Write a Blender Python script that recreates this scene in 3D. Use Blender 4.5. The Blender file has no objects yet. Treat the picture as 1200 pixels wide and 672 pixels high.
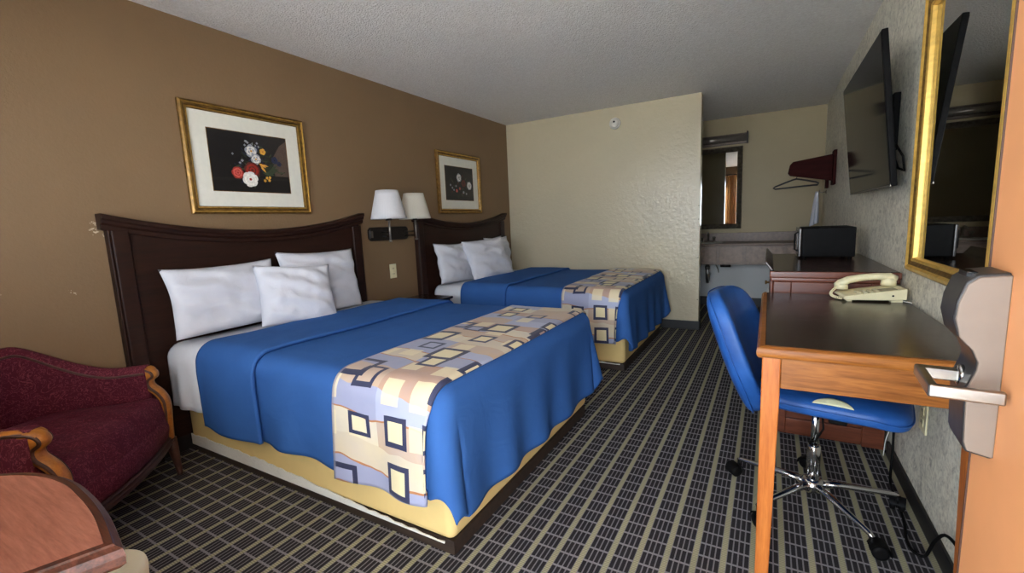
import bpy, bmesh, math, random
from mathutils import Vector, Matrix, noise
PI = math.pi
sin, cos, sqrt = math.sin, math.cos, math.sqrt
C = bpy.context.scene.collection
S = bpy.context.scene

# ------------------------------------------------------------------ colour and node helpers
def lin(c):
    c = c / 255.0
    return c / 12.92 if c <= 0.04045 else ((c + 0.055) / 1.055) ** 2.4
def rgb(r, g, b): return (lin(r), lin(g), lin(b), 1.0)

class E:
    """a socket that can be combined with + - * / in a node tree"""
    def __init__(s, nt, sock): s.nt, s.s = nt, sock
    def m(s, op, b=None, c=None):
        n = s.nt.nodes.new('ShaderNodeMath'); n.operation = op
        s.nt.links.new(s.s, n.inputs[0])
        for i, v in ((1, b), (2, c)):
            if v is None: continue
            if isinstance(v, E): s.nt.links.new(v.s, n.inputs[i])
            else: n.inputs[i].default_value = v
        return E(s.nt, n.outputs[0])
    def __add__(s, b): return s.m('ADD', b)
    def __sub__(s, b): return s.m('SUBTRACT', b)
    def __mul__(s, b): return s.m('MULTIPLY', b)
    def __truediv__(s, b): return s.m('DIVIDE', b)
    def lt(s, b): return s.m('LESS_THAN', b)
    def gt(s, b): return s.m('GREATER_THAN', b)
    def fract(s): return s.m('FRACT')
    def floor(s): return s.m('FLOOR')
    def abs(s): return s.m('ABSOLUTE')
    def mx(s, b): return s.m('MAXIMUM', b)
    def mn(s, b): return s.m('MINIMUM', b)

class Mat:
    def __init__(s, name, col=None, rough=0.5, metal=0.0, spec=0.5):
        s.mat = bpy.data.materials.new(name); s.mat.use_nodes = True
        s.nt = s.mat.node_tree; s.b = s.nt.nodes['Principled BSDF']
        if col: s.b.inputs['Base Color'].default_value = col
        s.b.inputs['Roughness'].default_value = rough
        s.b.inputs['Metallic'].default_value = metal
        s.b.inputs['Specular IOR Level'].default_value = spec
    def coord(s, kind='Object'):
        n = s.nt.nodes.new('ShaderNodeTexCoord'); return n.outputs[kind]
    def geo_pos(s):
        n = s.nt.nodes.new('ShaderNodeNewGeometry'); return n.outputs['Position']
    def mapping(s, vec, scale=(1,1,1), rot=(0,0,0), loc=(0,0,0)):
        n = s.nt.nodes.new('ShaderNodeMapping')
        n.inputs['Scale'].default_value = scale; n.inputs['Rotation'].default_value = rot; n.inputs['Location'].default_value = loc
        s.nt.links.new(vec, n.inputs['Vector']); return n.outputs[0]
    def xyz(s, vec):
        n = s.nt.nodes.new('ShaderNodeSeparateXYZ'); s.nt.links.new(vec, n.inputs[0])
        return [E(s.nt, n.outputs[i]) for i in range(3)]
    def vec(s, x, y, z=0.0):
        n = s.nt.nodes.new('ShaderNodeCombineXYZ')
        for i, v in enumerate((x, y, z)):
            if isinstance(v, E): s.nt.links.new(v.s, n.inputs[i])
            else: n.inputs[i].default_value = v
        return n.outputs[0]
    def noise(s, vec, scale=5, detail=4, rough=0.55, dist=0.0):
        n = s.nt.nodes.new('ShaderNodeTexNoise')
        n.inputs['Scale'].default_value = scale; n.inputs['Detail'].default_value = detail
        n.inputs['Roughness'].default_value = rough; n.inputs['Distortion'].default_value = dist
        s.nt.links.new(vec, n.inputs['Vector']); return E(s.nt, n.outputs['Fac'])
    def voronoi(s, vec, scale=5, feature='F1', out='Distance'):
        n = s.nt.nodes.new('ShaderNodeTexVoronoi'); n.feature = feature
        n.inputs['Scale'].default_value = scale
        s.nt.links.new(vec, n.inputs['Vector']); return E(s.nt, n.outputs[out])
    def white(s, vec, out='Value'):
        n = s.nt.nodes.new('ShaderNodeTexWhiteNoise'); n.noise_dimensions = '3D'
        s.nt.links.new(vec, n.inputs['Vector']); return n.outputs[out]
    def ramp(s, fac, stops, interp='LINEAR'):
        n = s.nt.nodes.new('ShaderNodeValToRGB'); n.color_ramp.interpolation = interp
        el = n.color_ramp.elements
        while len(el) < len(stops): el.new(0.5)
        for e, (p, c) in zip(el, stops): e.position = p; e.color = c
        s.nt.links.new(fac.s, n.inputs[0]); return n.outputs[0]
    def mix(s, fac, a, b):
        n = s.nt.nodes.new('ShaderNodeMix'); n.data_type = 'RGBA'
        for sock, v in ((n.inputs[0], fac), (n.inputs[6], a), (n.inputs[7], b)):
            if isinstance(v, E): s.nt.links.new(v.s, sock)
            elif isinstance(v, (float, int)): sock.default_value = v
            elif isinstance(v, tuple): sock.default_value = v
            else: s.nt.links.new(v, sock)
        return n.outputs[2]
    def color(s, sock): s.nt.links.new(sock, s.b.inputs['Base Color']); return s
    def rough(s, e): s.nt.links.new(e.s, s.b.inputs['Roughness']); return s
    def bump(s, e, strength=0.3, dist=0.01):
        n = s.nt.nodes.new('ShaderNodeBump')
        n.inputs['Strength'].default_value = strength; n.inputs['Distance'].default_value = dist
        s.nt.links.new(e.s, n.inputs['Height']); s.nt.links.new(n.outputs[0], s.b.inputs['Normal']); return s

def plain(name, c, rough=0.5, metal=0.0, spec=0.5, var=0.06, scale=30, bump=0.0):
    m = Mat(name, c, rough, metal, spec)
    v = m.noise(m.coord(), scale, 3)
    d = tuple(x * (1 - var * 2) for x in c[:3]) + (1,); l = tuple(min(1, x * (1 + var)) for x in c[:3]) + (1,)
    m.color(m.ramp(v, [(0.3, d), (0.7, l)]))
    if bump: m.bump(v, bump, 0.004)
    return m.mat

def wood(name, dark, light, axis='x', rough=0.35, scale=1.0, spec=0.5):
    m = Mat(name, light, rough, 0, spec)
    sc = {'x': (1.2, 14, 14), 'y': (14, 1.2, 14), 'z': (14, 14, 1.2)}[axis]
    v = m.mapping(m.coord(), tuple(k * scale for k in sc))
    n1 = m.noise(v, 3.0, 6, 0.6, 0.6); n2 = m.noise(v, 14.0, 3, 0.6)
    f = n1 * 0.7 + n2 * 0.3
    m.color(m.ramp(f, [(0.32, dark), (0.68, light)]))
    m.rough(n2 * 0.15 + (rough - 0.07))
    m.bump(n2, 0.05, 0.002)
    return m.mat

def cloth(name, c, rough=0.85, weave=900, wr=0.25, var=0.06, sheen=0.0, wscale=7):
    m = Mat(name, c, rough, 0, 0.06)
    co = m.coord()
    a = m.noise(co, wscale, 3, 0.5, 0.8)
    m.color(m.ramp(a, [(0.25, tuple(x * (1 - var) for x in c[:3]) + (1,)), (0.75, c)]))
    m.bump(a, wr, 0.02)
    m.b.inputs['Sheen Weight'].default_value = sheen
    return m.mat

# ------------------------------------------------------------------ mesh helpers
class MB:
    def __init__(s): s.v = []; s.f = []; s.mi = []; s.uv = {}
    def add(s, vs, fs, mi=0):
        o = len(s.v); s.v += [tuple(p) for p in vs]
        s.f += [tuple(i + o for i in q) for q in fs]; s.mi += [mi] * len(fs); return o
    def box(s, x0, x1, y0, y1, z0, z1, mi=0):
        vs = [(x, y, z) for x in (x0, x1) for y in (y0, y1) for z in (z0, z1)]
        s.add(vs, [(0,1,3,2), (4,6,7,5), (0,4,5,1), (2,3,7,6), (0,2,6,4), (1,5,7,3)], mi); return s
    def obox(s, c, ax, ay, az, hx, hy, hz, mi=0):
        c, ax, ay, az = Vector(c), Vector(ax), Vector(ay), Vector(az)
        vs = [c + ax * (i * hx) + ay * (j * hy) + az * (k * hz) for i in (-1, 1) for j in (-1, 1) for k in (-1, 1)]
        s.add(vs, [(0,1,3,2), (4,6,7,5), (0,4,5,1), (2,3,7,6), (0,2,6,4), (1,5,7,3)], mi); return s
    def tube(s, path, r, n=12, cap=True, mi=0, flat=None):
        path = [Vector(p) for p in path]; k = len(path)
        rad = r if isinstance(r, (list, tuple)) else [r] * k
        up = Vector((0, 0, 1)); rings = []
        prev = None
        for i, p in enumerate(path):
            t = (path[min(i + 1, k - 1)] - path[max(i - 1, 0)]).normalized()
            if prev is None:
                a = t.cross(up)
                if a.length < 1e-3: a = t.cross(Vector((1, 0, 0)))
                a.normalize()
            else:
                a = prev - t * prev.dot(t); a.normalize()
            prev = a; b = t.cross(a)
            fl = flat or 1.0
            rings.append([p + (a * cos(2 * PI * j / n) + b * (sin(2 * PI * j / n) * fl)) * rad[i] for j in range(n)])
        vs = [q for rg in rings for q in rg]; fs = []
        for i in range(k - 1):
            for j in range(n):
                fs.append((i * n + j, i * n + (j + 1) % n, (i + 1) * n + (j + 1) % n, (i + 1) * n + j))
        if cap: fs += [tuple(range(n - 1, -1, -1)), tuple((k - 1) * n + j for j in range(n))]
        s.add(vs, fs, mi); return s
    def lathe(s, prof, c=(0, 0, 0), n=32, axis='z', cap=True, mi=0):
        vs = []
        for r, h in prof:
            for j in range(n):
                a = 2 * PI * j / n
                p = {'z': (r * cos(a), r * sin(a), h), 'x': (h, r * cos(a), r * sin(a)), 'y': (r * sin(a), h, r * cos(a))}[axis]
                vs.append((p[0] + c[0], p[1] + c[1], p[2] + c[2]))
        k = len(prof); fs = []
        for i in range(k - 1):
            for j in range(n):
                fs.append((i * n + j, i * n + (j + 1) % n, (i + 1) * n + (j + 1) % n, (i + 1) * n + j))
        if cap: fs += [tuple(range(n - 1, -1, -1)), tuple((k - 1) * n + j for j in range(n))]
        s.add(vs, fs, mi); return s
    def prism(s, poly, d, mi=0):
        """poly: list of 3-D points, extruded by vector d"""
        d = Vector(d); n = len(poly); p = [Vector(q) for q in poly]
        vs = p + [q + d for q in p]
        fs = [tuple(range(n - 1, -1, -1)), tuple(range(n, 2 * n))]
        fs += [(i, (i + 1) % n, n + (i + 1) % n, n + i) for i in range(n)]
        s.add(vs, fs, mi); return s
    def grid(s, fn, nu, nv, closed_u=False, mi=0, uv=None):
        vs = [fn(i / nu, j / nv) for i in range(nu + (0 if closed_u else 1)) for j in range(nv + 1)]
        nn = nu if closed_u else nu + 1; fs = []
        for i in range(nu):
            for j in range(nv):
                a = i % nn; b = (i + 1) % nn
                fs.append((a * (nv + 1) + j, b * (nv + 1) + j, b * (nv + 1) + j + 1, a * (nv + 1) + j + 1))
        o = s.add(vs, fs, mi)
        if uv:
            for i in range(nn):
                for j in range(nv + 1): s.uv[o + i * (nv + 1) + j] = uv(i / nu, j / nv)
        return s
    def build(s, name, mats, parent=None, bevel=0, smooth=False, sub=0, solid=0, seg=2, world=True, off=-1, recalc=True):
        me = bpy.data.meshes.new(name)
        vs = s.v
        if parent is not None and world:
            inv = parent.matrix_basis.inverted()
            q = parent.parent
            M = parent.matrix_basis
            while q is not None: M = q.matrix_basis @ M; q = q.parent
            inv = M.inverted(); vs = [inv @ Vector(p) for p in vs]
        me.from_pydata([tuple(p) for p in vs], [], s.f)
        if not isinstance(mats, (list, tuple)): mats = [mats]
        for m in mats: me.materials.append(m)
        if any(s.mi): me.polygons.foreach_set('material_index', s.mi)
        if s.uv:
            L = me.uv_layers.new(name='UVMap')
            for lp in me.loops: L.data[lp.index].uv = s.uv.get(lp.vertex_index, (0, 0))
        if recalc:
            bm = bmesh.new(); bm.from_mesh(me); bmesh.ops.recalc_face_normals(bm, faces=bm.faces); bm.to_mesh(me); bm.free()
        if smooth: me.polygons.foreach_set('use_smooth', [True] * len(me.polygons))
        me.update()
        o = bpy.data.objects.new(name, me); C.objects.link(o)
        if parent is not None: o.parent = parent
        if solid:
            k = o.modifiers.new('solid', 'SOLIDIFY'); k.thickness = solid; k.offset = off
        if bevel:
            k = o.modifiers.new('bevel', 'BEVEL'); k.width = bevel; k.segments = seg; k.limit_method = 'ANGLE'; k.angle_limit = 0.6
            if not smooth: me.polygons.foreach_set('use_smooth', [True] * len(me.polygons)); 
            w = o.modifiers.new('wn', 'WEIGHTED_NORMAL'); w.keep_sharp = True
        if sub:
            k = o.modifiers.new('sub', 'SUBSURF'); k.levels = sub; k.render_levels = sub
        return o

def tag(o, label, cat, group=None):
    o['label'] = label; o['category'] = cat
    if group: o['group'] = group
    return o
def thing(name, label, cat, loc=(0, 0, 0), rz=0, group=None):
    o = bpy.data.objects.new(name, None); C.objects.link(o)
    o.empty_display_size = 0.1
    o.location = loc; o.rotation_euler = (0, 0, rz); o.matrix_basis = Matrix.Translation(loc) @ Matrix.Rotation(rz, 4, 'Z')
    return tag(o, label, cat, group)
def struct(o): o['kind'] = 'structure'; return o
def copy_thing(root, offset, label):
    def rec(o, parent):
        c = o.copy(); C.objects.link(c); c.parent = parent
        for ch in o.children: rec(ch, c)
        return c
    r = rec(root, None)
    r.location = Vector(root.location) + Vector(offset); r['label'] = label
    return r
def nz(x, y, z=0.0, s=1.0): return noise.noise(Vector((x * s, y * s, z * s)))
def smooth01(t): t = max(0, min(1, t)); return t * t * (3 - 2 * t)

# ------------------------------------------------------------------ camera
# axes measured from the vanishing points of the photograph's room lines
Rr = ((0.86834998, 0.49406043, -0.04327353), (0.03139369, -0.14183529, -0.98939233), (-0.49495731, 0.8577803, -0.13867305))
cam = bpy.data.objects.new('camera', bpy.data.cameras.new('camera')); C.objects.link(cam)
r_, d_, f_ = (Vector(q) for q in Rr)
M = Matrix((r_, -d_, -f_)).transposed().to_4x4(); M.translation = (0, 0, 1.215)
cam.matrix_world = M
cam.data.sensor_width = 36; cam.data.lens = 523.787 / 1200 * 36; cam.data.clip_start = 0.02
S.camera = cam

# ------------------------------------------------------------------ room dimensions
LX, RX, BY, AY, FY, CZ = -2.9, 0.55, 5.05, 6.58, -0.10, 2.44
PX = -0.626      # free end of the partition
DX0, DX1, DZ = -0.76, 0.34, 2.08   # doorway

# ------------------------------------------------------------------ shell materials
def mat_carpet():
    m = Mat('carpet_weave', rough=0.95, spec=0.1)
    x, y, z = m.xyz(m.geo_pos())
    P, Q = 0.0905, 0.0690
    u = ((x + 0.104) / P + 100.5).fract()          # stripe centred on 0.5
    yrow = (y + m.noise(m.geo_pos(), 3, 1) * 0.004) / Q
    d = (u - 0.5).abs()
    stripe = d.lt(0.102)
    w = (y / 0.0085).fract()
    loop = (w - 0.5).abs()
    v = (yrow + 50).fract()
    cross = ((v - 0.5).abs()).gt(0.435)
    uu = ((u + 0.5).fract() - 0.0)                  # between the stripes: 0.118..0.882
    k = ((uu - 0.118) / 0.1528).fract() if False else ((u + 0.5).fract() - 0.118) / 0.191
    # four dark bars to a cell, thin light yarn between them
    u2 = ((u - 0.602 + 1.0).fract()) / 0.796 * 4.0
    thin = ((u2.fract() - 0.5).abs()).gt(0.37)
    n = m.noise(m.geo_pos(), 260, 2); big = m.noise(m.geo_pos(), 1.3, 3)
    dark = m.mix(n, rgb(28, 26, 29), rgb(60, 57, 60))
    grey = m.mix(n, rgb(112, 108, 112), rgb(166, 162, 165))
    yel = m.mix(loop * 2.0, rgb(190, 185, 152), rgb(136, 130, 104))
    lines = thin * 0.75
    c = m.mix(lines.mx(cross), dark, grey)
    c = m.mix(stripe, c, yel)
    c = m.mix(big.m('MULTIPLY', 0.25), c, rgb(52, 48, 44))
    m.color(c); m.bump(n + loop * stripe, 0.5, 0.004)
    return m.mat

def mat_wall(name, c, bumpscale, strength, rough=0.6, var=0.05, chips=None, spec=0.4, dist=0.006, low=None):
    m = Mat(name, c, rough, 0, spec)
    p = m.geo_pos()
    big = m.noise(p, 1.7, 3); fine = m.noise(p, bumpscale, 4, 0.6)
    col = m.ramp(big, [(0.3, tuple(k * (1 - var) for k in c[:3]) + (1,)), (0.7, tuple(min(1, k * (1 + var * .6)) for k in c[:3]) + (1,))])
    f2 = fine
    col = m.mix(fine * 0.16, col, tuple(k * 0.72 for k in c[:3]) + (1,))
    if chips:
        x, y, z = m.xyz(p)
        tot = None
        for (cy, cz, r) in chips:
            dd = ((y - cy) * (y - cy) + (z - cz) * (z - cz)).m('SQRT')
            t = (dd + m.noise(p, 55, 3) * 0.06 - 0.03).lt(r)
            tot = t if tot is None else tot.mx(t)
        tot = tot * (m.noise(p, 90, 2).gt(0.5))
        col = m.mix(tot, col, rgb(205, 190, 165))
    if low: col = m.mix(m.xyz(p)[2].lt(low[0]), col, low[1])
    m.color(col); m.bump(fine, strength, dist)
    return m.mat

def mat_mottled():
    m = Mat('mottled_vinyl', rough=0.45, spec=0.4)
    p = m.geo_pos()
    a = m.noise(p, 22, 6, 0.7, 1.2); b = m.noise(p, 75, 3, 0.6); c = m.noise(p, 2.2, 2)
    f = a * 0.6 + b * 0.25 + c * 0.15
    m.color(m.ramp(f, [(0.36, rgb(148, 143, 128)), (0.46, rgb(208, 202, 184)), (0.56, rgb(236, 231, 212)), (0.68, rgb(244, 240, 224))]))
    m.bump(b + a, 0.25, 0.004)
    return m.mat

def mat_ceiling():
    m = Mat('popcorn_ceiling', rough=0.9, spec=0.1)
    p = m.geo_pos()
    a = m.voronoi(p, 95); b = m.noise(p, 60, 4, 0.7)
    m.color(m.ramp(b, [(0.3, rgb(222, 218, 214)), (0.7, rgb(242, 240, 237))]))
    m.bump(b * 0.8 - a, 0.55, 0.008)
    return m.mat

M_carpet = mat_carpet()
M_tan = mat_wall('tan_paint', rgb(129, 104, 75), 75, 0.25, 0.55, 0.05, chips=[(0.915, 1.275, 0.012), (0.925, 1.31, 0.016), (0.95, 1.245, 0.008), (1.30, 1.40, 0.006), (0.55, 1.0, 0.006), (0.8, 0.98, 0.006)])
M_cream = mat_wall('cream_paint', rgb(202, 191, 163), 28, 0.7, 0.2, 0.04, spec=0.5, dist=0.006)
M_alc = mat_wall('alcove_paint', rgb(176, 161, 126), 42, 0.25, 0.5, 0.05, low=(.62, rgb(206, 208, 206)))
M_vinyl = mat_mottled()
M_ceil = mat_ceiling()
M_blackbase = plain('black_rubber_base', rgb(30, 28, 28), 0.45)
M_white = plain('white_plastic', rgb(225, 222, 212), 0.4)
M_ivory = plain('ivory_plastic', rgb(236, 226, 184), 0.38, var=0.03)

# ------------------------------------------------------------------ shell
struct(MB().box(LX - .12, RX + .12, FY - .15, AY + .12, -.1, 0).build('floor', M_carpet))
struct(MB().box(LX - .12, RX + .12, FY - .15, AY + .12, CZ, CZ + .1).build('ceiling', M_ceil))
struct(MB().box(LX - .12, LX, FY - .15, BY, 0, CZ).build('wall_left', M_tan))
struct(MB().box(LX - .12, PX, BY, BY + .12, 0, CZ).build('wall_back', M_cream, bevel=.004))
struct(MB().box(RX, RX + .12, FY - .15, AY + .12, 0, CZ).build('wall_right', M_vinyl))
struct(MB().box(-1.75, RX, AY, AY + .12, 0, CZ).build('wall_alcove', M_alc))
struct(MB().box(-1.87, -1.75, BY + .12, AY + .12, 0, CZ).build('wall_alcove_side', M_alc))
WX0, WX1, WZ0, WZ1 = -2.25, -.95, .98, 1.95   # window beside the door
w = MB().box(LX, WX0, FY - .15, FY, 0, CZ).box(WX1, DX0, FY - .15, FY, 0, CZ).box(WX0, WX1, FY - .15, FY, 0, WZ0).box(WX0, WX1, FY - .15, FY, WZ1, CZ)
w.box(DX1, RX, FY - .15, FY, 0, CZ).box(DX0, DX1, FY - .15, FY, DZ, CZ)
struct(w.build('wall_front', M_tan))
wf = MB()
for q in ((WX0, WX0 + .05, WZ0, WZ1), (WX1 - .05, WX1, WZ0, WZ1), (WX0 + .05, WX1 - .05, WZ0, WZ0 + .05), (WX0 + .05, WX1 - .05, WZ1 - .05, WZ1)):
    wf.box(q[0], q[1], FY - .11, FY - .05, q[2], q[3])
struct(wf.build('window_1', plain('window_frame_metal', rgb(120, 112, 102), 0.4, 0.6), bevel=.003))
struct(MB().box(-14, 14, -16, FY - .15, -.14, -.02).build('ground', plain('concrete_walk', rgb(200, 200, 198), 0.9, var=0.05, scale=4)))
struct(MB().box(-9, 9, -2.6, FY - .151, 2.56, 2.72).build('sky_blocker', plain('sky_blocker_paint', rgb(205, 198, 188), 0.8)))  # unseen overhang, added to cut off high sky light at the openings
struct(MB().box(RX - .012, RX, FY, 2.70, 0, .075).build('baseboard_right', M_blackbase, bevel=.004))
struct(MB().box(LX, PX + .012, BY - .012, BY, 0, .095).box(PX, PX + .012, BY, BY + .12, 0, .095).build('baseboard_back', M_blackbase, bevel=.004))
struct(MB().box(-1.75, RX, AY - .012, AY, 0, .115).build('baseboard_alcove', M_blackbase, bevel=.004))
struct(MB().box(LX, LX + .012, FY, BY - .012, 0, .095).build('baseboard_left', M_blackbase, bevel=.004))
# corner bead screws on the partition edge
tr = MB()
for z in (.33, .78, 1.18, 1.32):
    tr.lathe([(.006, 0), (.006, .002), (.002, .004)], (PX - .012, BY, z), 10, 'y')
for i, q in enumerate(tr.v): tr.v[i] = (q[0], BY - (q[1] - BY), q[2])
struct(tr.build('trim_1', plain('screw_head', rgb(120, 112, 98), 0.5)))

# ------------------------------------------------------------------ woods and metals
M_headwood = wood('dark_mahogany', rgb(28, 14, 9), rgb(50, 26, 16), 'y', 0.5, 1.0, 0.25)
M_deskwood = wood('cherry_front', rgb(104, 56, 20), rgb(172, 108, 48), 'x', 0.36, 1.0, 0.25)
M_deskleg = wood('cherry_leg', rgb(160, 84, 34), rgb(206, 124, 58), 'z', 0.36, 1.0, 0.3)
M_desktop = wood('desk_laminate', rgb(40, 28, 23), rgb(52, 36, 29), 'x', 0.24)
M_dresser = wood('dresser_mahogany', rgb(78, 38, 24), rgb(122, 66, 44), 'x', 0.3)
M_dressertop = wood('dresser_top_dark', rgb(40, 24, 20), rgb(62, 40, 34), 'y', 0.22)
M_table = wood('table_walnut', rgb(136, 82, 66), rgb(178, 120, 100), 'x', 0.5, 2.6, 0.25)
M_tableedge = wood('table_edge_worn', rgb(34, 16, 11), rgb(96, 52, 36), 'x', 0.4, 1.6, 0.3)
M_chrome = plain('chrome', rgb(205, 205, 205), 0.16, 1.0, var=0.02)
M_brushed = plain('brushed_nickel', rgb(160, 158, 153), 0.3, 1.0, var=0.04, scale=60)
M_black = plain('black_plastic', rgb(17, 16, 16), 0.5, var=0.1, spec=0.06)
M_blackgloss = plain('black_gloss', rgb(12, 12, 13), 0.12, var=0.02)
M_gold = plain('gold_leaf', rgb(206, 164, 84), 0.36, 0.85, var=0.15, scale=40)
M_goldold = plain('antique_gold', rgb(132, 98, 46), 0.4, 0.55, var=0.25, scale=35)
def mirror(name, c):
    m = Mat(name, c, 0.02, 1.0); v = m.noise(m.coord(), 2, 1)
    m.rough(v * 0.01 + 0.01); return m.mat
M_mirror = mirror('mirror_silver', rgb(205, 205, 200))

# ------------------------------------------------------------------ door_1 with its lock
# the door stands open, turned a little past the right-hand wall's direction
DA = math.radians(-4.0)
door_org = Vector((0.304, 0.978, 0))                 # free edge of the face towards the room
xd = Vector((cos(DA), sin(DA), 0)); yd = Vector((-sin(DA), cos(DA), 0)); zd = Vector((0, 0, 1))
M_orange = plain('orange_door_paint', rgb(230, 158, 104), 0.5, var=0.03, scale=6, bump=0.03)
M_dooredge = plain('dark_door_edge', rgb(70, 38, 24), 0.5)
door = MB().obox(door_org + xd * .022 - yd * .455 + zd * 1.03, xd, yd, zd, .022, .455, 1.02).build('door_1', M_orange, bevel=.003)
struct(door); door['label'] = 'orange painted room door standing open at the right edge'; door['category'] = 'door'
MB().obox(door_org + xd * .022 + yd * .002 + zd * 1.03, xd, yd, zd, .0235, .002, 1.02).build('door_edge', M_dooredge, door)
# lock housing: profile in (outward, z), extruded along the door
M_lockside = plain('grey_beige_lock_cover', rgb(116, 102, 90), 0.5, 0.0, var=0.05, scale=12)
M_lockface = plain('dark_lock_face', rgb(62, 60, 60), 0.38, 0.35, var=0.12, scale=50)
lk0, lk1 = -.098, -.012                               # near and far end along yd
def dpt(o, y, z): return door_org - xd * o + yd * y + zd * z
ZB, ZT = .838, 1.118
prof = [(0, ZB), (.030, ZB + .006), (.034, ZB + .02), (.036, .915), (.036, .945), (.028, .972), (.027, .985), (.034, 1.003), (.05, 1.022), (.056, 1.05), (.054, 1.075), (.046, 1.103), (.034, ZT - .004), (0, ZT)]
lock = MB().prism([dpt(o, lk0, z) for o, z in prof], yd * (lk1 - lk0)).build('door_lock', M_lockface, door, bevel=.004)
MB().prism([dpt(o * .96 if o else 0, lk0 - .004, ZB + .004 + (z - ZB) * .972) for o, z in prof], yd * .0045).build('side_cover', M_lockside, lock, bevel=.002)
MB().obox(dpt(.036, (lk0 + lk1) / 2, 1.112), xd, yd, zd, .006, .022, .0035).build('card_slot', M_blackgloss, lock)
lev = MB()
ly, lz = -.052, .950
lev.lathe([(.017, 0), (.017, .004), (.0145, .007)], (0, 0, 0), 24, 'x')
lev.v = [tuple(dpt(.030 + q[0], ly + q[1], lz + q[2])) for q in lev.v]
lever = lev.build('lever_collar', M_chrome, lock, smooth=True)
lv = MB()
lv.obox(dpt(.058, ly, lz), xd, yd, zd, .028, .009, .0095)
lv.obox(dpt(.0805, ly - .046, lz), xd, yd, zd, .006, .055, .0095)
lv.obox(dpt(.046, ly - .096, lz), xd, yd, zd, .0395, .0055, .0095)
lv.build('lever_handle', M_brushed, lock, bevel=.003)['label'] = 'satin metal lever handle'

# ------------------------------------------------------------------ headboards
def headboard(y0, y1, label):
    yc = (y0 + y1) / 2; hw = (y1 - y0) / 2; X = LX + .004
    t = thing('headboard', label, 'headboard', (X, yc, 0), 0, 'dark wooden headboards')
    top = lambda y: 1.225 + .105 * abs((y - yc) / hw) ** 2.0
    n = 40
    ys = [y0 + .035 + (y1 - y0 - .07) * i / n for i in range(n + 1)]
    poly = [(X, y, top(y) - .03) for y in ys]
    MB().prism([(X, ys[0], .10)] + poly + [(X, ys[-1], .10)], (.035, 0, 0)).build('panel', M_headwood, t)
    # crown moulding that follows the curve, stepped profile
    pr = [(0, -.055), (.046, -.055), (.050, -.045), (.050, -.030), (.062, -.022), (.066, -.006), (.074, 0), (.074, .018), (.066, .024), (0, .024)]
    ys2 = [y0 + (y1 - y0) * i / n for i in range(n + 1)]
    b = MB(); k = len(pr)
    vs = [(X + px, y, top(y) + pz) for y in ys2 for px, pz in pr]
    fs = [(i * k + j, (i + 1) * k + j, (i + 1) * k + (j + 1) % k, i * k + (j + 1) % k) for i in range(n) for j in range(k)]
    fs += [tuple(range(k)), tuple(n * k + j for j in range(k - 1, -1, -1))]
    b.add(vs, fs); b.build('crown_moulding', M_headwood, t, bevel=.003)
    for s in (0, 1):
        a = ys[0] if s == 0 else ys[-1] - .075
        z1 = top(a) - .05
        MB().box(X + .03, X + .052, a, a + .075, .0, z1).build('stile', M_headwood, t, bevel=.008)
        e = ys[0] - .0 if s == 0 else ys[-1]
        MB().box(X, X + .045, min(e, e + (-.012 if s == 0 else .012)), max(e, e + (-.012 if s == 0 else .012)), 0, z1 - .0).build('edge_strip', M_headwood, t, bevel=.004)
    return t
headboard(.925, 2.575, 'dark mahogany headboard with curved crown behind the nearer bed')
headboard(3.195, 4.845, 'dark mahogany headboard with curved crown behind the farther bed')

# ------------------------------------------------------------------ beds
M_sheet = cloth('white_sheet', rgb(216, 218, 224), 0.8, 700, 0.18, 0.03)
M_pillow = cloth('white_pillowcase', rgb(212, 213, 220), 0.8, 700, 0.35, 0.03, wscale=9)
M_box = cloth('cream_box_spring_cover', rgb(226, 196, 132), 0.7, 300, 0.10, 0.08)
M_lining = cloth('white_lining', rgb(222, 220, 212), 0.8, 500, 0.3, 0.05, wscale=25)
M_plinth = wood('plinth_brown', rgb(34, 24, 18), rgb(62, 46, 34), 'x', 0.6)
M_blue = cloth('blue_coverlet', rgb(56, 98, 162), 0.8, 600, 0.3, 0.10, 0.0, wscale=6)
M_navy = cloth('navy_turned_band', rgb(23, 52, 112), 0.75, 600, 0.3, 0.12, 0.2, wscale=6)

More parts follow.
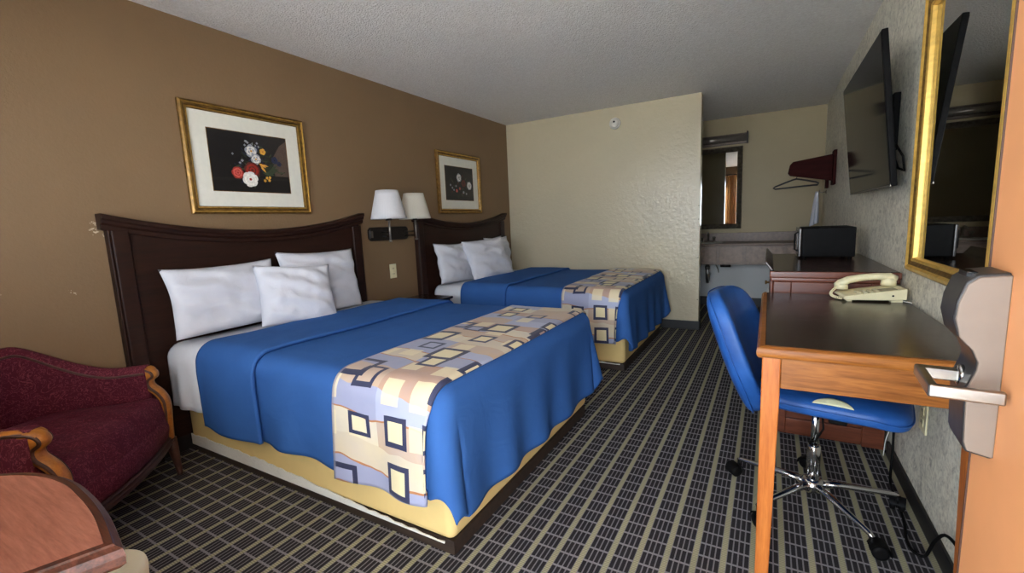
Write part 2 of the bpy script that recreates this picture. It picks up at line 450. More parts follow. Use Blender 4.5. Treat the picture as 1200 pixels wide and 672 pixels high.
def mat_runner():
    m = Mat('runner_print', rough=0.6, spec=0.3)
    n = m.nt.nodes.new('ShaderNodeUVMap'); n.uv_map = 'UVMap'
    u, v, _ = m.xyz(n.outputs[0])          # metres: u along the runner, v across it
    wob = m.noise(m.vec(u, v), 4.0, 2)
    # wavy colour bands across the runner
    band = (u + v * 0.12 + wob * 0.11 - 0.05) / 0.105
    cell = m.vec(band.floor(), ((v + 0.03) / 0.26).floor(), 3.0)
    r = E(m.nt, m.white(cell))
    base = m.ramp(r, [(0.0, rgb(214, 198, 160)), (0.20, rgb(198, 168, 130)), (0.40, rgb(148, 154, 184)), (0.55, rgb(222, 210, 176)), (0.70, rgb(168, 176, 202)), (0.84, rgb(188, 146, 106))], 'CONSTANT')
    soft = m.noise(m.vec(u, v), 7, 2)
    base = m.mix(soft * 0.55, base, rgb(168, 168, 188))
    # thin rust line at the foot of each band
    bl = band.fract().lt(0.07) * (E(m.nt, m.white(m.vec(band.floor(), 2.0, 8.0))).gt(0.45))
    base = m.mix(bl, base, rgb(176, 120, 78))
    # paler blocks
    for (G, seed, thr, c, ring) in ((0.15, 5.0, 0.52, rgb(224, 212, 176), False), (0.185, 11.0, 0.46, rgb(52, 56, 84), True), (0.25, 23.0, 0.50, rgb(48, 52, 78), True)):
        gu = (u + wob * 0.03) / G + seed * 1.37; gv = v / G + seed * 0.71
        cid = m.vec(gu.floor(), gv.floor(), seed)
        r1 = E(m.nt, m.white(cid))
        x2, y2, z2 = m.xyz(m.white(cid, 'Color'))
        ox = gu.fract() - (x2 * 0.22 + 0.39); oy = gv.fract() - (y2 * 0.22 + 0.39)
        hx = z2 * 0.10 + 0.25; hy = (x2 * -0.08) + 0.33
        dd = (ox.abs() / hx).mx(oy.abs() / hy)
        on = r1.gt(thr)
        inside = dd.lt(1.0) * on
        if ring:
            edge = inside * dd.gt(0.66)
            base = m.mix(inside * (z2.gt(0.35)), base, rgb(222, 210, 170))
            base = m.mix(edge, base, c)
        else:
            base = m.mix(inside * 0.8, base, c)
    hem = (v.lt(0.012)).mx(v.gt(0.488))
    base = m.mix(hem * 0.5, base, rgb(150, 152, 180))
    m.color(base)
    a = m.noise(m.coord(), 9, 3); m.bump(a, 0.2, 0.02)
    m.b.inputs['Sheen Weight'].default_value = 0.1
    return m.mat
M_runner = mat_runner()

XH, XF = -2.83, -.965           # mattress head and foot
def bed(y0, y1, label):
    t = thing('bed', label, 'bed', ((XH + XF) / 2, (y0 + y1) / 2, 0), 0, 'motel beds')
    MB().box(XH + .02, XF - .012, y0 + .05, y1 - .05, 0.0, .058).build('plinth', M_plinth, t, bevel=.003)
    b = MB()
    b.box(XH, XF - .004, y0 + .035, y1 - .035, .060, .335).build('box_spring', M_box, t, bevel=.035, seg=5)
    b = MB(); 
    n = 50
    for i in range(n):
        x0 = XH + .02 + (XF - .06 - XH) * i / n; x1 = XH + .02 + (XF - .06 - XH) * (i + 1) / n
        h = lambda x: .004 + .052 * (1 - smooth01((x - XH - .5) / 1.35)) + .004 * (1 - smooth01((x - XH - .9) / .9)) * (1 + sin(x * 23)) * .5 + .002 * sin(x * 37) + .003 * sin(x * 91)
        q = [(x0, y0 + .028, .056), (x1, y0 + .028, .056), (x1, y0 + .028, .058 + h(x1)), (x0, y0 + .028, .058 + h(x0))]
        b.add(q + [(p[0], p[1] + .005, p[2]) for p in q], [(0,1,2,3), (7,6,5,4), (3,2,6,7), (0,4,5,1)])
    b.build('loose_lining', M_lining, t)['label'] = 'white lining hanging loose below the cream cover'
    m = MB().box(XH, XF - .01, y0 + .02, y1 - .02, .337, .635).build('mattress', M_sheet, t, bevel=.07, seg=6)
    # sheet that hangs over the head end sides
    def sh(u, v):
        x = XH + .015 + .385 * u
        e0 = .27
        W = (y1 - y0) - .16; tot = W + 2 * (e0 + .12)
        s = v * tot - (e0 + .12)
        y, z, o = fold(s, W, .08)
        y = y0 + .08 + y + (-.028 if s < W / 2 else .028) * min(1, abs(s - W / 2) / (W / 2)) * (1 - smooth01((u - .45) / .35))
        z = .648 + z + .004 * nz(x * 3, s * 3, y0)
        hang = max(0, .6 - z)
        side = -1 if s < 0 else 1
        if s < 0 or s > W: y += side * .010 * (1 - smooth01((u - .5) / .4)) * sin(x * 42 + 1.0 + y0) * min(1, hang * 4)
        return (x, y, z)
    MB().grid(sh, 24, 90).build('sheet', M_sheet, t, smooth=True, solid=.006)
    return t

def fold(s, W, r):
    """distance s along a cloth across a top of width W (edges at 0 and W) -> (y, z below the top, excess)"""
    if s < 0: e, sg, base = -s, -1, 0
    elif s > W: e, sg, base = s - W, 1, W
    else: return s, 0.0, 0.0
    q = r * PI / 2
    if e < q: return base + sg * r * sin(e / r), -(r - r * cos(e / r)), e
    return base + sg * (r + .02 * (e - q)), -r - (e - q), e

def drape(name, label, cat, y0, y1, xh, mat, seed, group=None, lift=0.0, near=.40, far=.40, foot=.488, xfoot=XF + .012):
    """a coverlet spread over the mattress, falling over both long sides and over the foot"""
    r = .07
    xe = xfoot - r + .01; ya = y0 + r - .005; yb = y1 - r + .005; top = .652 + lift
    near += r * .57; far += r * .57; foot += r * .57
    L = xe - xh; W = yb - ya
    def fn(u, v):
        sx = u * (L + foot); sy = v * (W + near + far) - near
        a = max(0, sx - L)
        b = -sy if sy < 0 else (sy - W if sy > W else 0); sg = -1 if sy < 0 else 1
        bx = xh + min(sx, L); by = ya + min(max(sy, 0), W)
        # soft wrinkles over the top
        wz = .006 * nz(sx * 2.3, sy * 2.3, seed) + .003 * nz(sx * 7, sy * 5, seed + 3)
        if a <= 0 and b <= 0:
            # flatten towards the edges
            return (bx, by, top + wz + .004)
        d = sqrt(a * a + b * b); ph = math.atan2(b, a)
        q = r * PI / 2
        if d < q: rad = r * sin(d / r); dz = -(r - r * cos(d / r))
        else:
            k = d - q; flare = .03 + .22 * sin(2 * ph) ** 2; k *= 1 - .34 * sin(2 * ph) ** 2
            rad = r + flare * k; dz = -r - k * sqrt(max(0.05, 1 - flare * flare))
        hang = max(0, -dz - r)
        rip = .016 * hang / .35 * (sin(sx * 17 + seed * 2 + 2.2 * nz(sx * 2, seed, 0)) if b > 0 and a <= 0 else (.75 * sin(sy * 19 + seed + 2.2 * nz(sy * 2, seed, 4)) if b <= 0 else .3))
        if a > 0 and b > 0: rip = .02 * hang * sin(ph * 6)
        rad += rip
        # the hem is not perfectly level
        dz *= 1 + .025 * nz(sx * 1.3 + 9, sy * 1.3, seed + 7)
        return (bx + rad * cos(ph), by + sg * rad * sin(ph), top + .004 + dz + wz * max(0, 1 - d / .1))
    o = MB().grid(fn, 110, 130).build(name, mat, None, smooth=True, solid=.010, off=1)
    tag(o, label, cat, group)
    return o, fn, (L, W, near, far, foot, xh, ya, yb, top, r)

def overlay(name, mat, fn, u0, u1, lift, parent=None, th=.006, hem=(0.02, .98), nu=30, nv=170, width=.48):
    """a cloth lying on the coverlet: the same surface, raised along its normal"""
    e = .002
    def g(u, v):
        U = u0 + (u1 - u0) * u; V = hem[0] + (hem[1] - hem[0]) * v
        p = Vector(fn(U, V)); du = Vector(fn(U + e, V)) - Vector(fn(U - e, V)); dv = Vector(fn(U, V + e)) - Vector(fn(U, V - e))
        n = du.cross(dv).normalized()
        if n.z < -.2 : n = -n
        side = Vector((0, -1 if V < .5 else 1, 0))
        return p + n * lift + side * (.006 * smooth01((.62 - p.z) / .1))
    length = 2.3
    return MB().grid(g, nu, nv, uv=lambda u, v: (v * length, u * width)).build(name, mat, parent, smooth=True, solid=th, off=1)

B1 = (1.13, 2.60); B2 = (3.39, 4.86)
bed(*B1, 'nearer double bed with cream box spring on a brown plinth')
bed(*B2, 'farther double bed against the cream wall with cream box spring')
for (y0, y1), seed, who in ((B1, 1.7, 'nearer'), (B2, 5.3, 'farther')):
    cov, fn, par = drape('coverlet', f'blue coverlet spread over the {who} bed and hanging at its foot', 'coverlet', y0, y1, -2.50, M_blue, seed, 'blue coverlets')
    L_, W_, nr_, fr_, ft_, xh_, *_r = par
    tot = L_ + ft_
    overlay('turned_band', M_blue, fn, .001, .49 / tot, .014, cov, th=.016, hem=(.0, 1.0))
    rn = overlay('bed_runner', M_runner, fn, (-1.475 - xh_) / tot, (L_ + .035) / tot, .016, None, hem=(-.008, 1.008))
    tag(rn, f'beige and lilac bed runner with dark squares across the {who} bed', 'bed runner', 'patterned bed runners')

# pillows
def pillow(label, c, w, h, th, yaw, lean, roll, seed, group, slump=0.0):
    """w along the bed's width, h tall, leaning back by lean"""
    rnd = random.Random(seed)
    def surf(sgn):
        def fn(u, v):
            a = u * 2 - 1; b = v * 2 - 1
            ed = max(0, (1 - abs(a) ** 2.6)) ** .55 * max(0, (1 - abs(b) ** 2.6)) ** .55
            # sides drawn in between the corners
            aa = a * (1 - .07 * (1 - b * b) * abs(a)); bb = b * (1 - (.08 if b > 0 else .01) * (1 - a * a) * abs(b))
            t = th * ed * (1 + .18 * nz(a * 1.5, b * 1.5, seed))
            fl = .012 * nz(a * 4, b * 4, seed + 5) * ed + .015 * sin((a * 2 + b * 5 + seed) * 2.2 + 2 * nz(a * 2, b * 2, seed)) * ed ** .5 * .6
            x = sgn * t + fl + .02 * nz(a * 1.2, b * 1.2, seed + 8)
            z = bb * h / 2 - slump * (a * a) * .0
            return Vector((x, aa * w / 2, z + slump * a * (1 if b > 0 else .3)))
        return fn
    b = MB().grid(surf(1), 36, 26).grid(surf(-1), 36, 26)
    o = b.build('pillow', M_pillow, None, smooth=True, world=False)
    bm = bmesh.new(); bm.from_mesh(o.data); bmesh.ops.remove_doubles(bm, verts=bm.verts, dist=.0012)
    bmesh.ops.recalc_face_normals(bm, faces=bm.faces); bm.to_mesh(o.data); bm.free()
    o.location = c; o.rotation_euler = (Matrix.Rotation(yaw, 3, 'Z') @ Matrix.Rotation(lean, 3, 'Y') @ Matrix.Rotation(roll, 3, 'X')).to_euler()
    return tag(o, label, 'pillow', group)
R_ = math.radians
PG = 'white pillows on the nearer bed'
pillow('large white pillow leaning on the near end of the nearer headboard', (-2.735, 1.415, .872), .62, .385, .075, 0, R_(-12), R_(.5), 3, PG)
pillow('white pillow lying back against the far end of the nearer headboard', (-2.735, 2.06, .876), .62, .44, .07, R_(0), R_(-11), R_(-1.5), 8, PG)
pillow('rumpled white pillow slumped in front of the other two on the nearer bed', (-2.57, 1.745, .838), .46, .39, .09, R_(-14), R_(-24), R_(-5), 14, PG)
PG2 = 'white pillows on the farther bed'
pillow('white pillow at the near end of the farther bed, half hidden by the tilted one', (-2.735, 3.62, .858), .56, .40, .075, 0, R_(-12), R_(-2), 21, PG2)
pillow('white pillow tilted in front of the other two on the farther bed', (-2.58, 4.00, .868), .64, .44, .08, R_(-10), R_(-20), R_(3), 27, PG2)
pillow('white pillow at the far end of the farther bed, beside the cream wall', (-2.74, 4.48, .868), .50, .42, .065, 0, R_(-11), R_(0), 33, PG2)

# ------------------------------------------------------------------ framed flower prints
M_mat = plain('white_mat_board', rgb(222, 220, 206), 0.8, var=0.02)
def flat(c): return plain('print_' + '_'.join(map(str, c)), rgb(*c), 0.35, var=0.1, scale=90)
cols = [(24, 21, 21), (38, 34, 32), (92, 76, 66), (224, 221, 214), (150, 44, 36), (205, 92, 84), (216, 158, 62), (44, 52, 38), (44, 48, 76), (150, 156, 164), (240, 236, 226), (64, 74, 54), (96, 40, 34)]
PM = [flat(c) for c in cols]
def picture(label, y0, y1, z0, z1, fw, mw, kind):
    X = LX + .004
    t = thing('framed_print', label, 'picture', (X, (y0 + y1) / 2, (z0 + z1) / 2), 0, 'framed flower prints')
    # moulded frame: profile swept around a rectangle with mitred corners
    pr = [(0, 0), (0, .018), (.010, .026), (.018, .022), (.026, .022), (fw - .018, .012), (fw - .012, .017), (fw - .004, .015), (fw, .006), (fw, 0)]
    fr = MB(); k = len(pr); vs = []
    for cy, cz, sy, sz in ((y0, z0, 1, 1), (y1, z0, -1, 1), (y1, z1, -1, -1), (y0, z1, 1, -1)):
        vs += [(X + h, cy + sy * a, cz + sz * a) for a, h in pr]
    fs = [(i * k + j, ((i + 1) % 4) * k + j, ((i + 1) % 4) * k + (j + 1) % k, i * k + (j + 1) % k) for i in range(4) for j in range(k)]
    mi = [0 if j in (2, 6) else 1 for i in range(4) for j in range(k)]
    fr.add(vs, fs); fr.mi = mi
    fr.build('frame', [M_gold, M_goldold], t)
    a0, a1, b0, b1 = y0 + fw - .004, y1 - fw + .004, z0 + fw - .004, z1 - fw + .004
    MB().box(X, X + .004, a0, a1, b0, b1).build('mat_board', M_mat, t)
    p0, p1, q0, q1 = a0 + mw, a1 - mw, b0 + mw, b1 - mw
    pr_ = MB(); lay = [0]
    W, H = p1 - p0, q1 - q0
    def poly(pts, mi):
        lay[0] += 1; x = X + .0045 + lay[0] * .00006
        pr_.add([(x, p0 + u * W, q0 + v * H) for u, v in pts], [tuple(range(len(pts)))], mi)
    rnd = random.Random(5 if kind else 9)
    def blob(u, v, r, mi, petals=0, el=1.0, rot=0.0, n=28):
        asp = W / H; pts = []
        for i in range(n):
            a = 2 * PI * i / n
            rr = r * (1 + (.16 * cos(petals * a + rot) if petals else 0) + .06 * rnd.uniform(-1, 1))
            px, py = rr * cos(a), rr * el * sin(a)
            pts.append((u + (px * cos(rot) - py * sin(rot)) / asp * 1.0, v + px * sin(rot) + py * cos(rot)))
        poly(pts, mi)
    def flower(u, v, r, dark, light, heart, np=6, tilt=0.0):
        for ring, (k, rr, c) in enumerate(((np, 1.0, dark), (np, .78, light), (np - 1, .5, dark), (np - 1, .36, light))):
            for i in range(k):
                a = 2 * PI * (i + .5 * ring) / k + tilt
                blob(u + .62 * rr * r * cos(a) / (W / H), v + .62 * rr * r * sin(a), .44 * rr * r, c, 0, .75, a + PI / 2, 16)
        blob(u, v, r * .16, heart, 5)
    def leaf(u, v, l, a, c):
        poly([(u + (l * t * cos(a) - w_ * l * sin(a)) / (W / H), v + l * t * sin(a) + w_ * l * cos(a)) for t, w_ in ((0, 0), (.3, .13), (.6, .12), (1, 0), (.6, -.12), (.3, -.13))], c)
    poly([(0, 0), (1, 0), (1, 1), (0, 1)], 0)
    if kind == 0:
        poly([(.55, .28), (1, .28), (1, 1), (.48, 1), (.62, .7)], 1)
        poly([(.80, .3), (1, .3), (1, .95), (.9, .85), (.78, .6)], 2)
        poly([(0, 0), (1, 0), (1, .27), (0, .22)], 1); poly([(0, 0), (1, 0), (1, .23), (0, .17)], 0)
        for i in range(46):                                   # foliage
            a = rnd.uniform(0, 2 * PI); d = rnd.uniform(.05, .36)
            blob(.5 + d * cos(a) * .85, .5 + d * sin(a) * .95, rnd.uniform(.018, .045), rnd.choice([7, 11, 7, 8]), 0, .35, rnd.uniform(0, PI), 12)
        for i in range(14):
            a = rnd.uniform(.2, 1.4); blob(.52 + .34 * cos(a) * rnd.uniform(.6, 1.2), .33 + .1 * sin(a), .06, rnd.choice([7, 11]), 0, .15, rnd.uniform(-.5, .6), 10)
        for i in range(12): blob(.42 + rnd.uniform(0, .2), .78 + rnd.uniform(-.02, .12), .018, 9, 4)
        for i in range(34):
            a = rnd.uniform(0, 2 * PI); d = rnd.uniform(.12, .3); leaf(.52 + d * cos(a) * .7, .48 + d * sin(a), rnd.uniform(.08, .17), a + rnd.uniform(-.6, .6), rnd.choice([7, 11, 8, 7]))
        for i in range(9): leaf(.62, .34, rnd.uniform(.22, .36), rnd.uniform(-.15, .75), rnd.choice([7, 11, 11]))
        flower(.50, .70, .12, 9, 3, 6, 5, .4); flower(.55, .57, .10, 9, 3, 6, 5, 1.0)
        flower(.65, .71, .06, 6, 6, 4, 5); leaf(.58, .50, .15, -.5, 6); leaf(.60, .46, .15, -.9, 6); leaf(.62, .48, .12, -.2, 6)
        flower(.80, .58, .07, 8, 8, 0, 5); flower(.86, .52, .05, 8, 8, 0, 5)
        flower(.48, .37, .15, 12, 4, 12, 7, .2); flower(.29, .31, .11, 4, 5, 4, 6)
        flower(.44, .21, .145, 3, 10, 4, 6, .3)
        for q in ((.66, .25), (.69, .21), (.63, .20), (.70, .26)): blob(q[0], q[1], .024, 6, 5)
        blob(.36, .52, .022, 9, 4); blob(.25, .62, .018, 9, 4); blob(.33, .48, .018, 9, 4)
    else:
        poly([(0, 0), (1, 0), (1, .8), (.5, 1), (0, 1)], 1)
        for i in range(40):
            a = rnd.uniform(0, 2 * PI); d = rnd.uniform(.05, .4)
            blob(.5 + d * cos(a), .42 + d * sin(a) * .9, rnd.uniform(.02, .05), rnd.choice([7, 0, 11, 12]), 0, .4, rnd.uniform(0, PI), 12)
        poly([(0, 0), (1, 0), (1, .12), (0, .1)], 0)
        for i in range(26):
            a = rnd.uniform(0, 2 * PI); d = rnd.uniform(.12, .3); leaf(.5 + d * cos(a), .45 + d * sin(a), rnd.uniform(.08, .17), a + rnd.uniform(-.6, .6), rnd.choice([7, 11, 7]))
        flower(.47, .68, .14, 9, 3, 7, 5, .5); flower(.84, .46, .14, 9, 3, 7, 6, .1); flower(.62, .52, .12, 12, 12, 0, 6)
        flower(.36, .28, .055, 5, 5, 4, 5); flower(.47, .35, .055, 2, 5, 4, 5); flower(.6, .24, .045, 9, 9, 2, 5)
        for q in ((.2, .36), (.14, .44), (.33, .42), (.7, .2), (.25, .3)): blob(q[0], q[1], .032, 9, 4)
    pr_.build('print', PM, t, recalc=False)
    # thin gilt bevel around the window of the mat
    g = MB()
    for (u0, u1, w0, w1) in ((p0 - .004, p1 + .004, q0 - .004, q0), (p0 - .004, p1 + .004, q1, q1 + .004), (p0 - .004, p0, q0, q1), (p1, p1 + .004, q0, q1)):
        g.box(X + .003, X + .0052, u0, u1, w0, w1)
    g.build('mat_bevel', M_goldold, t)
    return t
picture('large gilt framed flower print with red and white blooms, above the nearer bed', 1.357, 2.135, 1.352, 1.995, .046, .098, 0)
picture('smaller gilt framed print of two pale flowers, above the farther bed', 3.60, 4.375, 1.350, 1.978, .05, .095, 1)

# ------------------------------------------------------------------ two-armed wall lamp
M_bronze = plain('dark_bronze', rgb(34, 28, 26), 0.35, 0.4)
M_steel = plain('dull_steel', rgb(150, 142, 132), 0.35, 0.9)
def shade_mat(name, c):
    m = Mat(name, c, 0.8, 0, 0.2); v = m.noise(m.mapping(m.coord(), (60, 60, 2)), 6, 2)
    m.color(m.ramp(v, [(0.3, tuple(k * .94 for k in c[:3]) + (1,)), (0.7, c)]))
    m.b.inputs['Transmission Weight'].default_value = 0.0
    m.b.inputs['Subsurface Weight'].default_value = 0.0
    return m.mat
M_shade = shade_mat('white_lamp_shade', rgb(202, 201, 202)); M_shade2 = shade_mat('ivory_lamp_shade', rgb(218, 213, 198))
lamp = thing('wall_lamp', 'two-armed bronze wall lamp with white shades between the headboards', 'wall lamp', (LX, 2.89, 1.18))
bp = MB().prism([(LX + .002, y, z) for y, z in ((2.655, 1.14), (2.675, 1.122), (3.095, 1.122), (3.115, 1.14), (3.115, 1.215), (3.095, 1.236), (2.675, 1.236), (2.655, 1.215))], (.030, 0, 0)).build('backplate', M_bronze, lamp, bevel=.006)
MB().box(LX + .032, LX + .036, 2.668, 2.688, 1.15, 1.205).build('label_plate', M_steel, bp)
for (cx, cy, pz, ey, m) in ((-2.55, 2.565, 1.175, 2.80, M_shade), (-2.66, 2.985, 1.172, 3.07, M_shade2)):
    a = MB()
    for dz in (-.018, .018):
        a.tube([(LX + .03, ey, pz + dz), ((LX + cx) / 2, (ey + cy) / 2 + .02, pz + dz), (cx, cy, pz + dz)], .005, 10)
    a.build('swing_arm', M_bronze, lamp, smooth=True)
    MB().tube([(cx, cy, 1.125), (cx, cy, 1.30)], .0085, 12).lathe([(.012, 1.115), (.014, 1.125), (.009, 1.132)], (cx, cy, 0), 14).build('stem', M_steel, lamp, smooth=True)
    MB().lathe([(.028, 1.283), (.024, 1.292), (.016, 1.298)], (cx, cy, 0), 20).build('socket_cup', M_bronze, lamp, smooth=True)
    def shf(u, v, cx=cx, cy=cy):
        r = .136 + (.084 - .136) * v; r *= 1 + .004 * cos(u * 2 * PI * 40)
        return (cx + r * cos(u * 2 * PI), cy + r * sin(u * 2 * PI), 1.295 + .215 * v)
    sh = MB().grid(shf, 160, 6, closed_u=True).build('shade', m, lamp, smooth=True, solid=.003)
    MB().tube([(cx - .084, cy, 1.500), (cx + .084, cy, 1.500)], .002, 6).tube([(cx, cy - .084, 1.500), (cx, cy + .084, 1.500)], .002, 6).lathe([(.008, 1.50), (.009, 1.508), (.004, 1.522)], (cx, cy, 0), 12).build('finial', M_bronze, sh, smooth=True)

# ------------------------------------------------------------------ wall outlets
def outlet(label, wall, yc, zc, w=.078, h=.125):
    s = 1 if wall == LX else -1
    t = thing('wall_outlet', label, 'outlet', (wall, yc, zc), 0, 'wall outlets')
    MB().box(min(wall, wall + s * .006), max(wall, wall + s * .006), yc - w / 2, yc + w / 2, zc - h / 2, zc + h / 2).build('cover_plate', M_ivory, t, bevel=.002)
    for dz in (-.024, .024):
        f = MB().box(min(wall + s * .006, wall + s * .0085), max(wall + s * .006, wall + s * .0085), yc - .017, yc + .017, zc + dz - .017, zc + dz + .017).build('receptacle', M_ivory, t, bevel=.001)
        sl = MB()
        for dy in (-.007, .007):
            sl.box(min(wall + s * .0085, wall + s * .0092), max(wall + s * .0085, wall + s * .0092), yc + dy - .0015, yc + dy + .0015, zc + dz - .006, zc + dz + .006)
        sl.build('slots', M_black, f)
outlet('ivory wall outlet below the wall lamp between the beds', LX, 2.915, .845)
outlet('ivory wall outlet under the desk on the mottled wall', RX, 2.215, .405, .082, .128)

# ------------------------------------------------------------------ nightstand
ns = thing('nightstand', 'dark wood nightstand between the two beds', 'nightstand', (-2.68, 2.985, 0))
MB().box(-2.80, -2.47, 2.74, 3.16, .06, .575).build('body', M_headwood, ns, bevel=.004)
MB().box(-2.81, -2.44, 2.70, 3.17, .577, .60).build('top', M_dressertop, ns, bevel=.008)
MB().box(-2.79, -2.49, 2.76, 3.14, 0, .06).build('base', M_headwood, ns)
for z0, z1 in ((.34, .555), (.09, .32)):
    d = MB().box(-2.469, -2.455, 2.76, 3.14, z0, z1).build('drawer', M_headwood, ns, bevel=.004)
    MB().lathe([(.008, 0), (.008, .012), (.016, .018), (.014, .026), (.005, .028)], (-2.455, 2.95, (z0 + z1) / 2), 16, 'x').build('knob', M_goldold, d, smooth=True)

# ------------------------------------------------------------------ smoke detector
sd = thing('smoke_detector', 'small round white smoke detector high on the cream wall', 'smoke detector', (-1.51, BY, 2.262))
MB().lathe([(.062, 0), (.062, -.012), (.056, -.02)], (-1.51, BY - .001, 2.262), 32, 'y').build('base', M_white, sd, smooth=True)
MB().lathe([(.048, -.020), (.046, -.034), (.030, -.042), (.010, -.044)], (-1.51, BY - .001, 2.262), 32, 'y').build('dome', M_white, sd, smooth=True)
MB().lathe([(.011, -.044), (.009, -.048)], (-1.51, BY - .001, 2.275), 14, 'y').build('sensor_button', M_black, sd, smooth=True)

# ------------------------------------------------------------------ vanity alcove
M_lam = plain('brown_stone_laminate', rgb(128, 106, 90), 0.4, var=0.12, scale=26)
M_lam2 = plain('brown_laminate_panel', rgb(144, 120, 102), 0.4, var=0.14, scale=26)
van = thing('vanity_counter', 'brown laminate wash counter hung on the alcove wall', 'vanity', (-.55, 6.33, .73))
cy0 = 6.09
MB().box(-1.74, RX - .004, cy0 - .012, AY - .002, .835, .86).build('counter_top', M_lam, van, bevel=.006)
MB().box(-1.74, RX - .004, AY - .022, AY - .002, .861, .975).build('backsplash', M_lam, van, bevel=.003)
ap = MB().box(-1.74, RX - .004, cy0 + .004, cy0 + .024, .60, .834).build('apron', M_lam, van, bevel=.003)
pp = MB()
for x0, x1 in ((-1.55, -.56), (-.52, -.27), (-.23, .15), (.19, .52)): pp.box(x0, x1, cy0 - .001, cy0 + .004, .625, .815)
pp.build('apron_panel', M_lam2, ap, bevel=.002)
MB().box(RX - .026, RX - .004, cy0, AY - .024, .861, .99).build('side_splash', M_lam, van, bevel=.003)
MB().box(-1.74, RX - .004, AY - .05, AY - .002, .60, .66).build('wall_cleat', M_lam, van)
sx = -.70
MB().lathe([(.19, .862), (.20, .866), (.185, .868), (.15, .850), (.06, .836)], (sx, 6.31, 0), 36).build('sink_bowl', M_white, van, smooth=True)
fa = MB().box(sx - .09, sx + .09, 6.475, 6.535, .861, .878)
fa.tube([(sx, 6.505, .878), (sx, 6.50, .96), (sx, 6.46, .985), (sx, 6.38, .97)], .012, 10)
for d in (-.07, .07): fa.lathe([(.012, .878), (.014, .91), (.022, .915), (.02, .93)], (sx + d, 6.505, 0), 14)
fa.build('faucet', M_steel, van, smooth=True)
dp = MB().tube([(sx + .02, 6.30, .62), (sx + .02, 6.30, .40), (sx + .02, 6.34, .345), (sx + .02, 6.40, .345), (sx + .02, 6.43, .42), (sx + .02, 6.55, .43)], .021, 12)
dp.lathe([(.03, .52), (.03, .56)], (sx + .02, 6.30, 0), 14)
dp.build('drain_pipe', M_brushed, van, smooth=True)
for d in (-.1, .13): MB().tube([(sx + d, 6.56, .45), (sx + d, 6.48, .5), (sx + d * .6, 6.46, .62)], .007, 8).build('supply_hose', M_steel, van, smooth=True)
vl2 = MB().tube([(sx + .18, 6.20, .575), (sx + .30, 6.20, .575)], .018, 10).build('shutoff_valve', M_bronze, van, smooth=True)

M_silverframe = plain('pewter_frame', rgb(120, 112, 98), 0.35, 0.7, var=0.2, scale=30)
def wall_mirror_y(label, x0, x1, z0, z1, Y, fw, mat):
    t = thing('wall_mirror', label, 'mirror', ((x0 + x1) / 2, Y, (z0 + z1) / 2))
    pr = [(0, 0), (0, .03), (.012, .036), (.022, .028), (fw - .02, .016), (fw - .012, .020), (fw, .010), (fw, 0)]
    k = len(pr); vs = []
    for cx, cz, sx_, sz in ((x0, z0, 1, 1), (x1, z0, -1, 1), (x1, z1, -1, -1), (x0, z1, 1, -1)):
        vs += [(cx + sx_ * a, Y - h, cz + sz * a) for a, h in pr]
    b = MB(); b.add(vs, [(i * k + j, ((i + 1) % 4) * k + j, ((i + 1) % 4) * k + (j + 1) % k, i * k + (j + 1) % k) for i in range(4) for j in range(k)])
    b.build('frame', mat, t)
    MB().box(x0 + fw - .004, x1 - fw + .004, Y - .006, Y - .002, z0 + fw - .004, z1 - fw + .004).build('glass', M_mirror, t)
    return t
wall_mirror_y('pewter framed mirror above the wash counter in the alcove', -1.28, -.315, 1.03, 2.07, AY - .002, .062, M_silverframe)
vf = thing('vanity_light', 'dark metal bar light above the alcove mirror', 'light fixture', (-.75, AY, 2.165))
MB().box(-1.15, -.26, AY - .05, AY - .002, 2.10, 2.225).build('backplate', plain('brown_metal', rgb(96, 84, 76), 0.35, 0.6), vf, bevel=.004)
MB().tube([(-1.14, AY - .10, 2.162), (-.27, AY - .10, 2.162)], .042, 20).build('tube_lens', plain('grey_lens', rgb(120, 112, 104), 0.25, 0.3), vf, smooth=True)
for x in (-1.15, -.275):
    MB().box(x, x + .016, AY - .15, AY - .002, 2.098, 2.228).build('end_bracket', M_bronze, vf, bevel=.003)

# ------------------------------------------------------------------ clothes rack, hanger, towel
M_rackwood = wood('rack_mahogany', rgb(40, 12, 12), rgb(60, 22, 20), 'x', 0.7, 1.0, 0.08)
rk = thing('clothes_rack', 'dark red wooden clothes rack fixed to the right wall', 'clothes rack', (RX, 5.5, 1.62))
MB().box(RX - .028, RX - .002, 5.40, 5.56, 1.46, 1.79).build('wall_plate', M_rackwood, rk, bevel=.004)
MB().prism([(RX - .03, 5.44, 1.755), (.19, 5.44, 1.71), (.165, 5.44, 1.68), (.15, 5.44, 1.60), (.17, 5.44, 1.575), (RX - .03, 5.44, 1.50)], (0, .035, 0)).build('bracket', M_rackwood, rk, bevel=.004)
MB().prism([(RX - .03, 5.476, 1.752), (.20, 5.476, 1.708), (.20, 5.476, 1.69), (RX - .03, 5.476, 1.735)], (0, .32, 0)).build('shelf_board', M_rackwood, rk, bevel=.003)
MB().box(RX - .055, RX - .03, 5.70, 5.80, 1.44, 1.74).build('rear_plate', M_rackwood, rk, bevel=.003)
MB().tube([(.235, 5.476, 1.60), (.235, 5.80, 1.60)], .012, 12).build('rod', M_bronze, rk, smooth=True)
hx, hy, hz = .222, 5.58, 1.60
M_hanger = plain('dark_hanger', rgb(20, 18, 17), 0.4)
hk = [(hx + .015 + .022 * cos(a), hy, hz + .005 + .022 * sin(a)) for a in [PI * 1.1 - PI * 1.25 * i / 12 for i in range(13)]]
hk = [(.235 + .0185 * cos(a), hy, 1.60 + .0185 * sin(a)) for a in [R_(200) - R_(235) * i / 14 for i in range(15)]] + [(.246, hy, 1.575), (.232, hy, 1.562), (.232, hy, 1.545)]
hg = MB().tube(hk, .0035, 8)
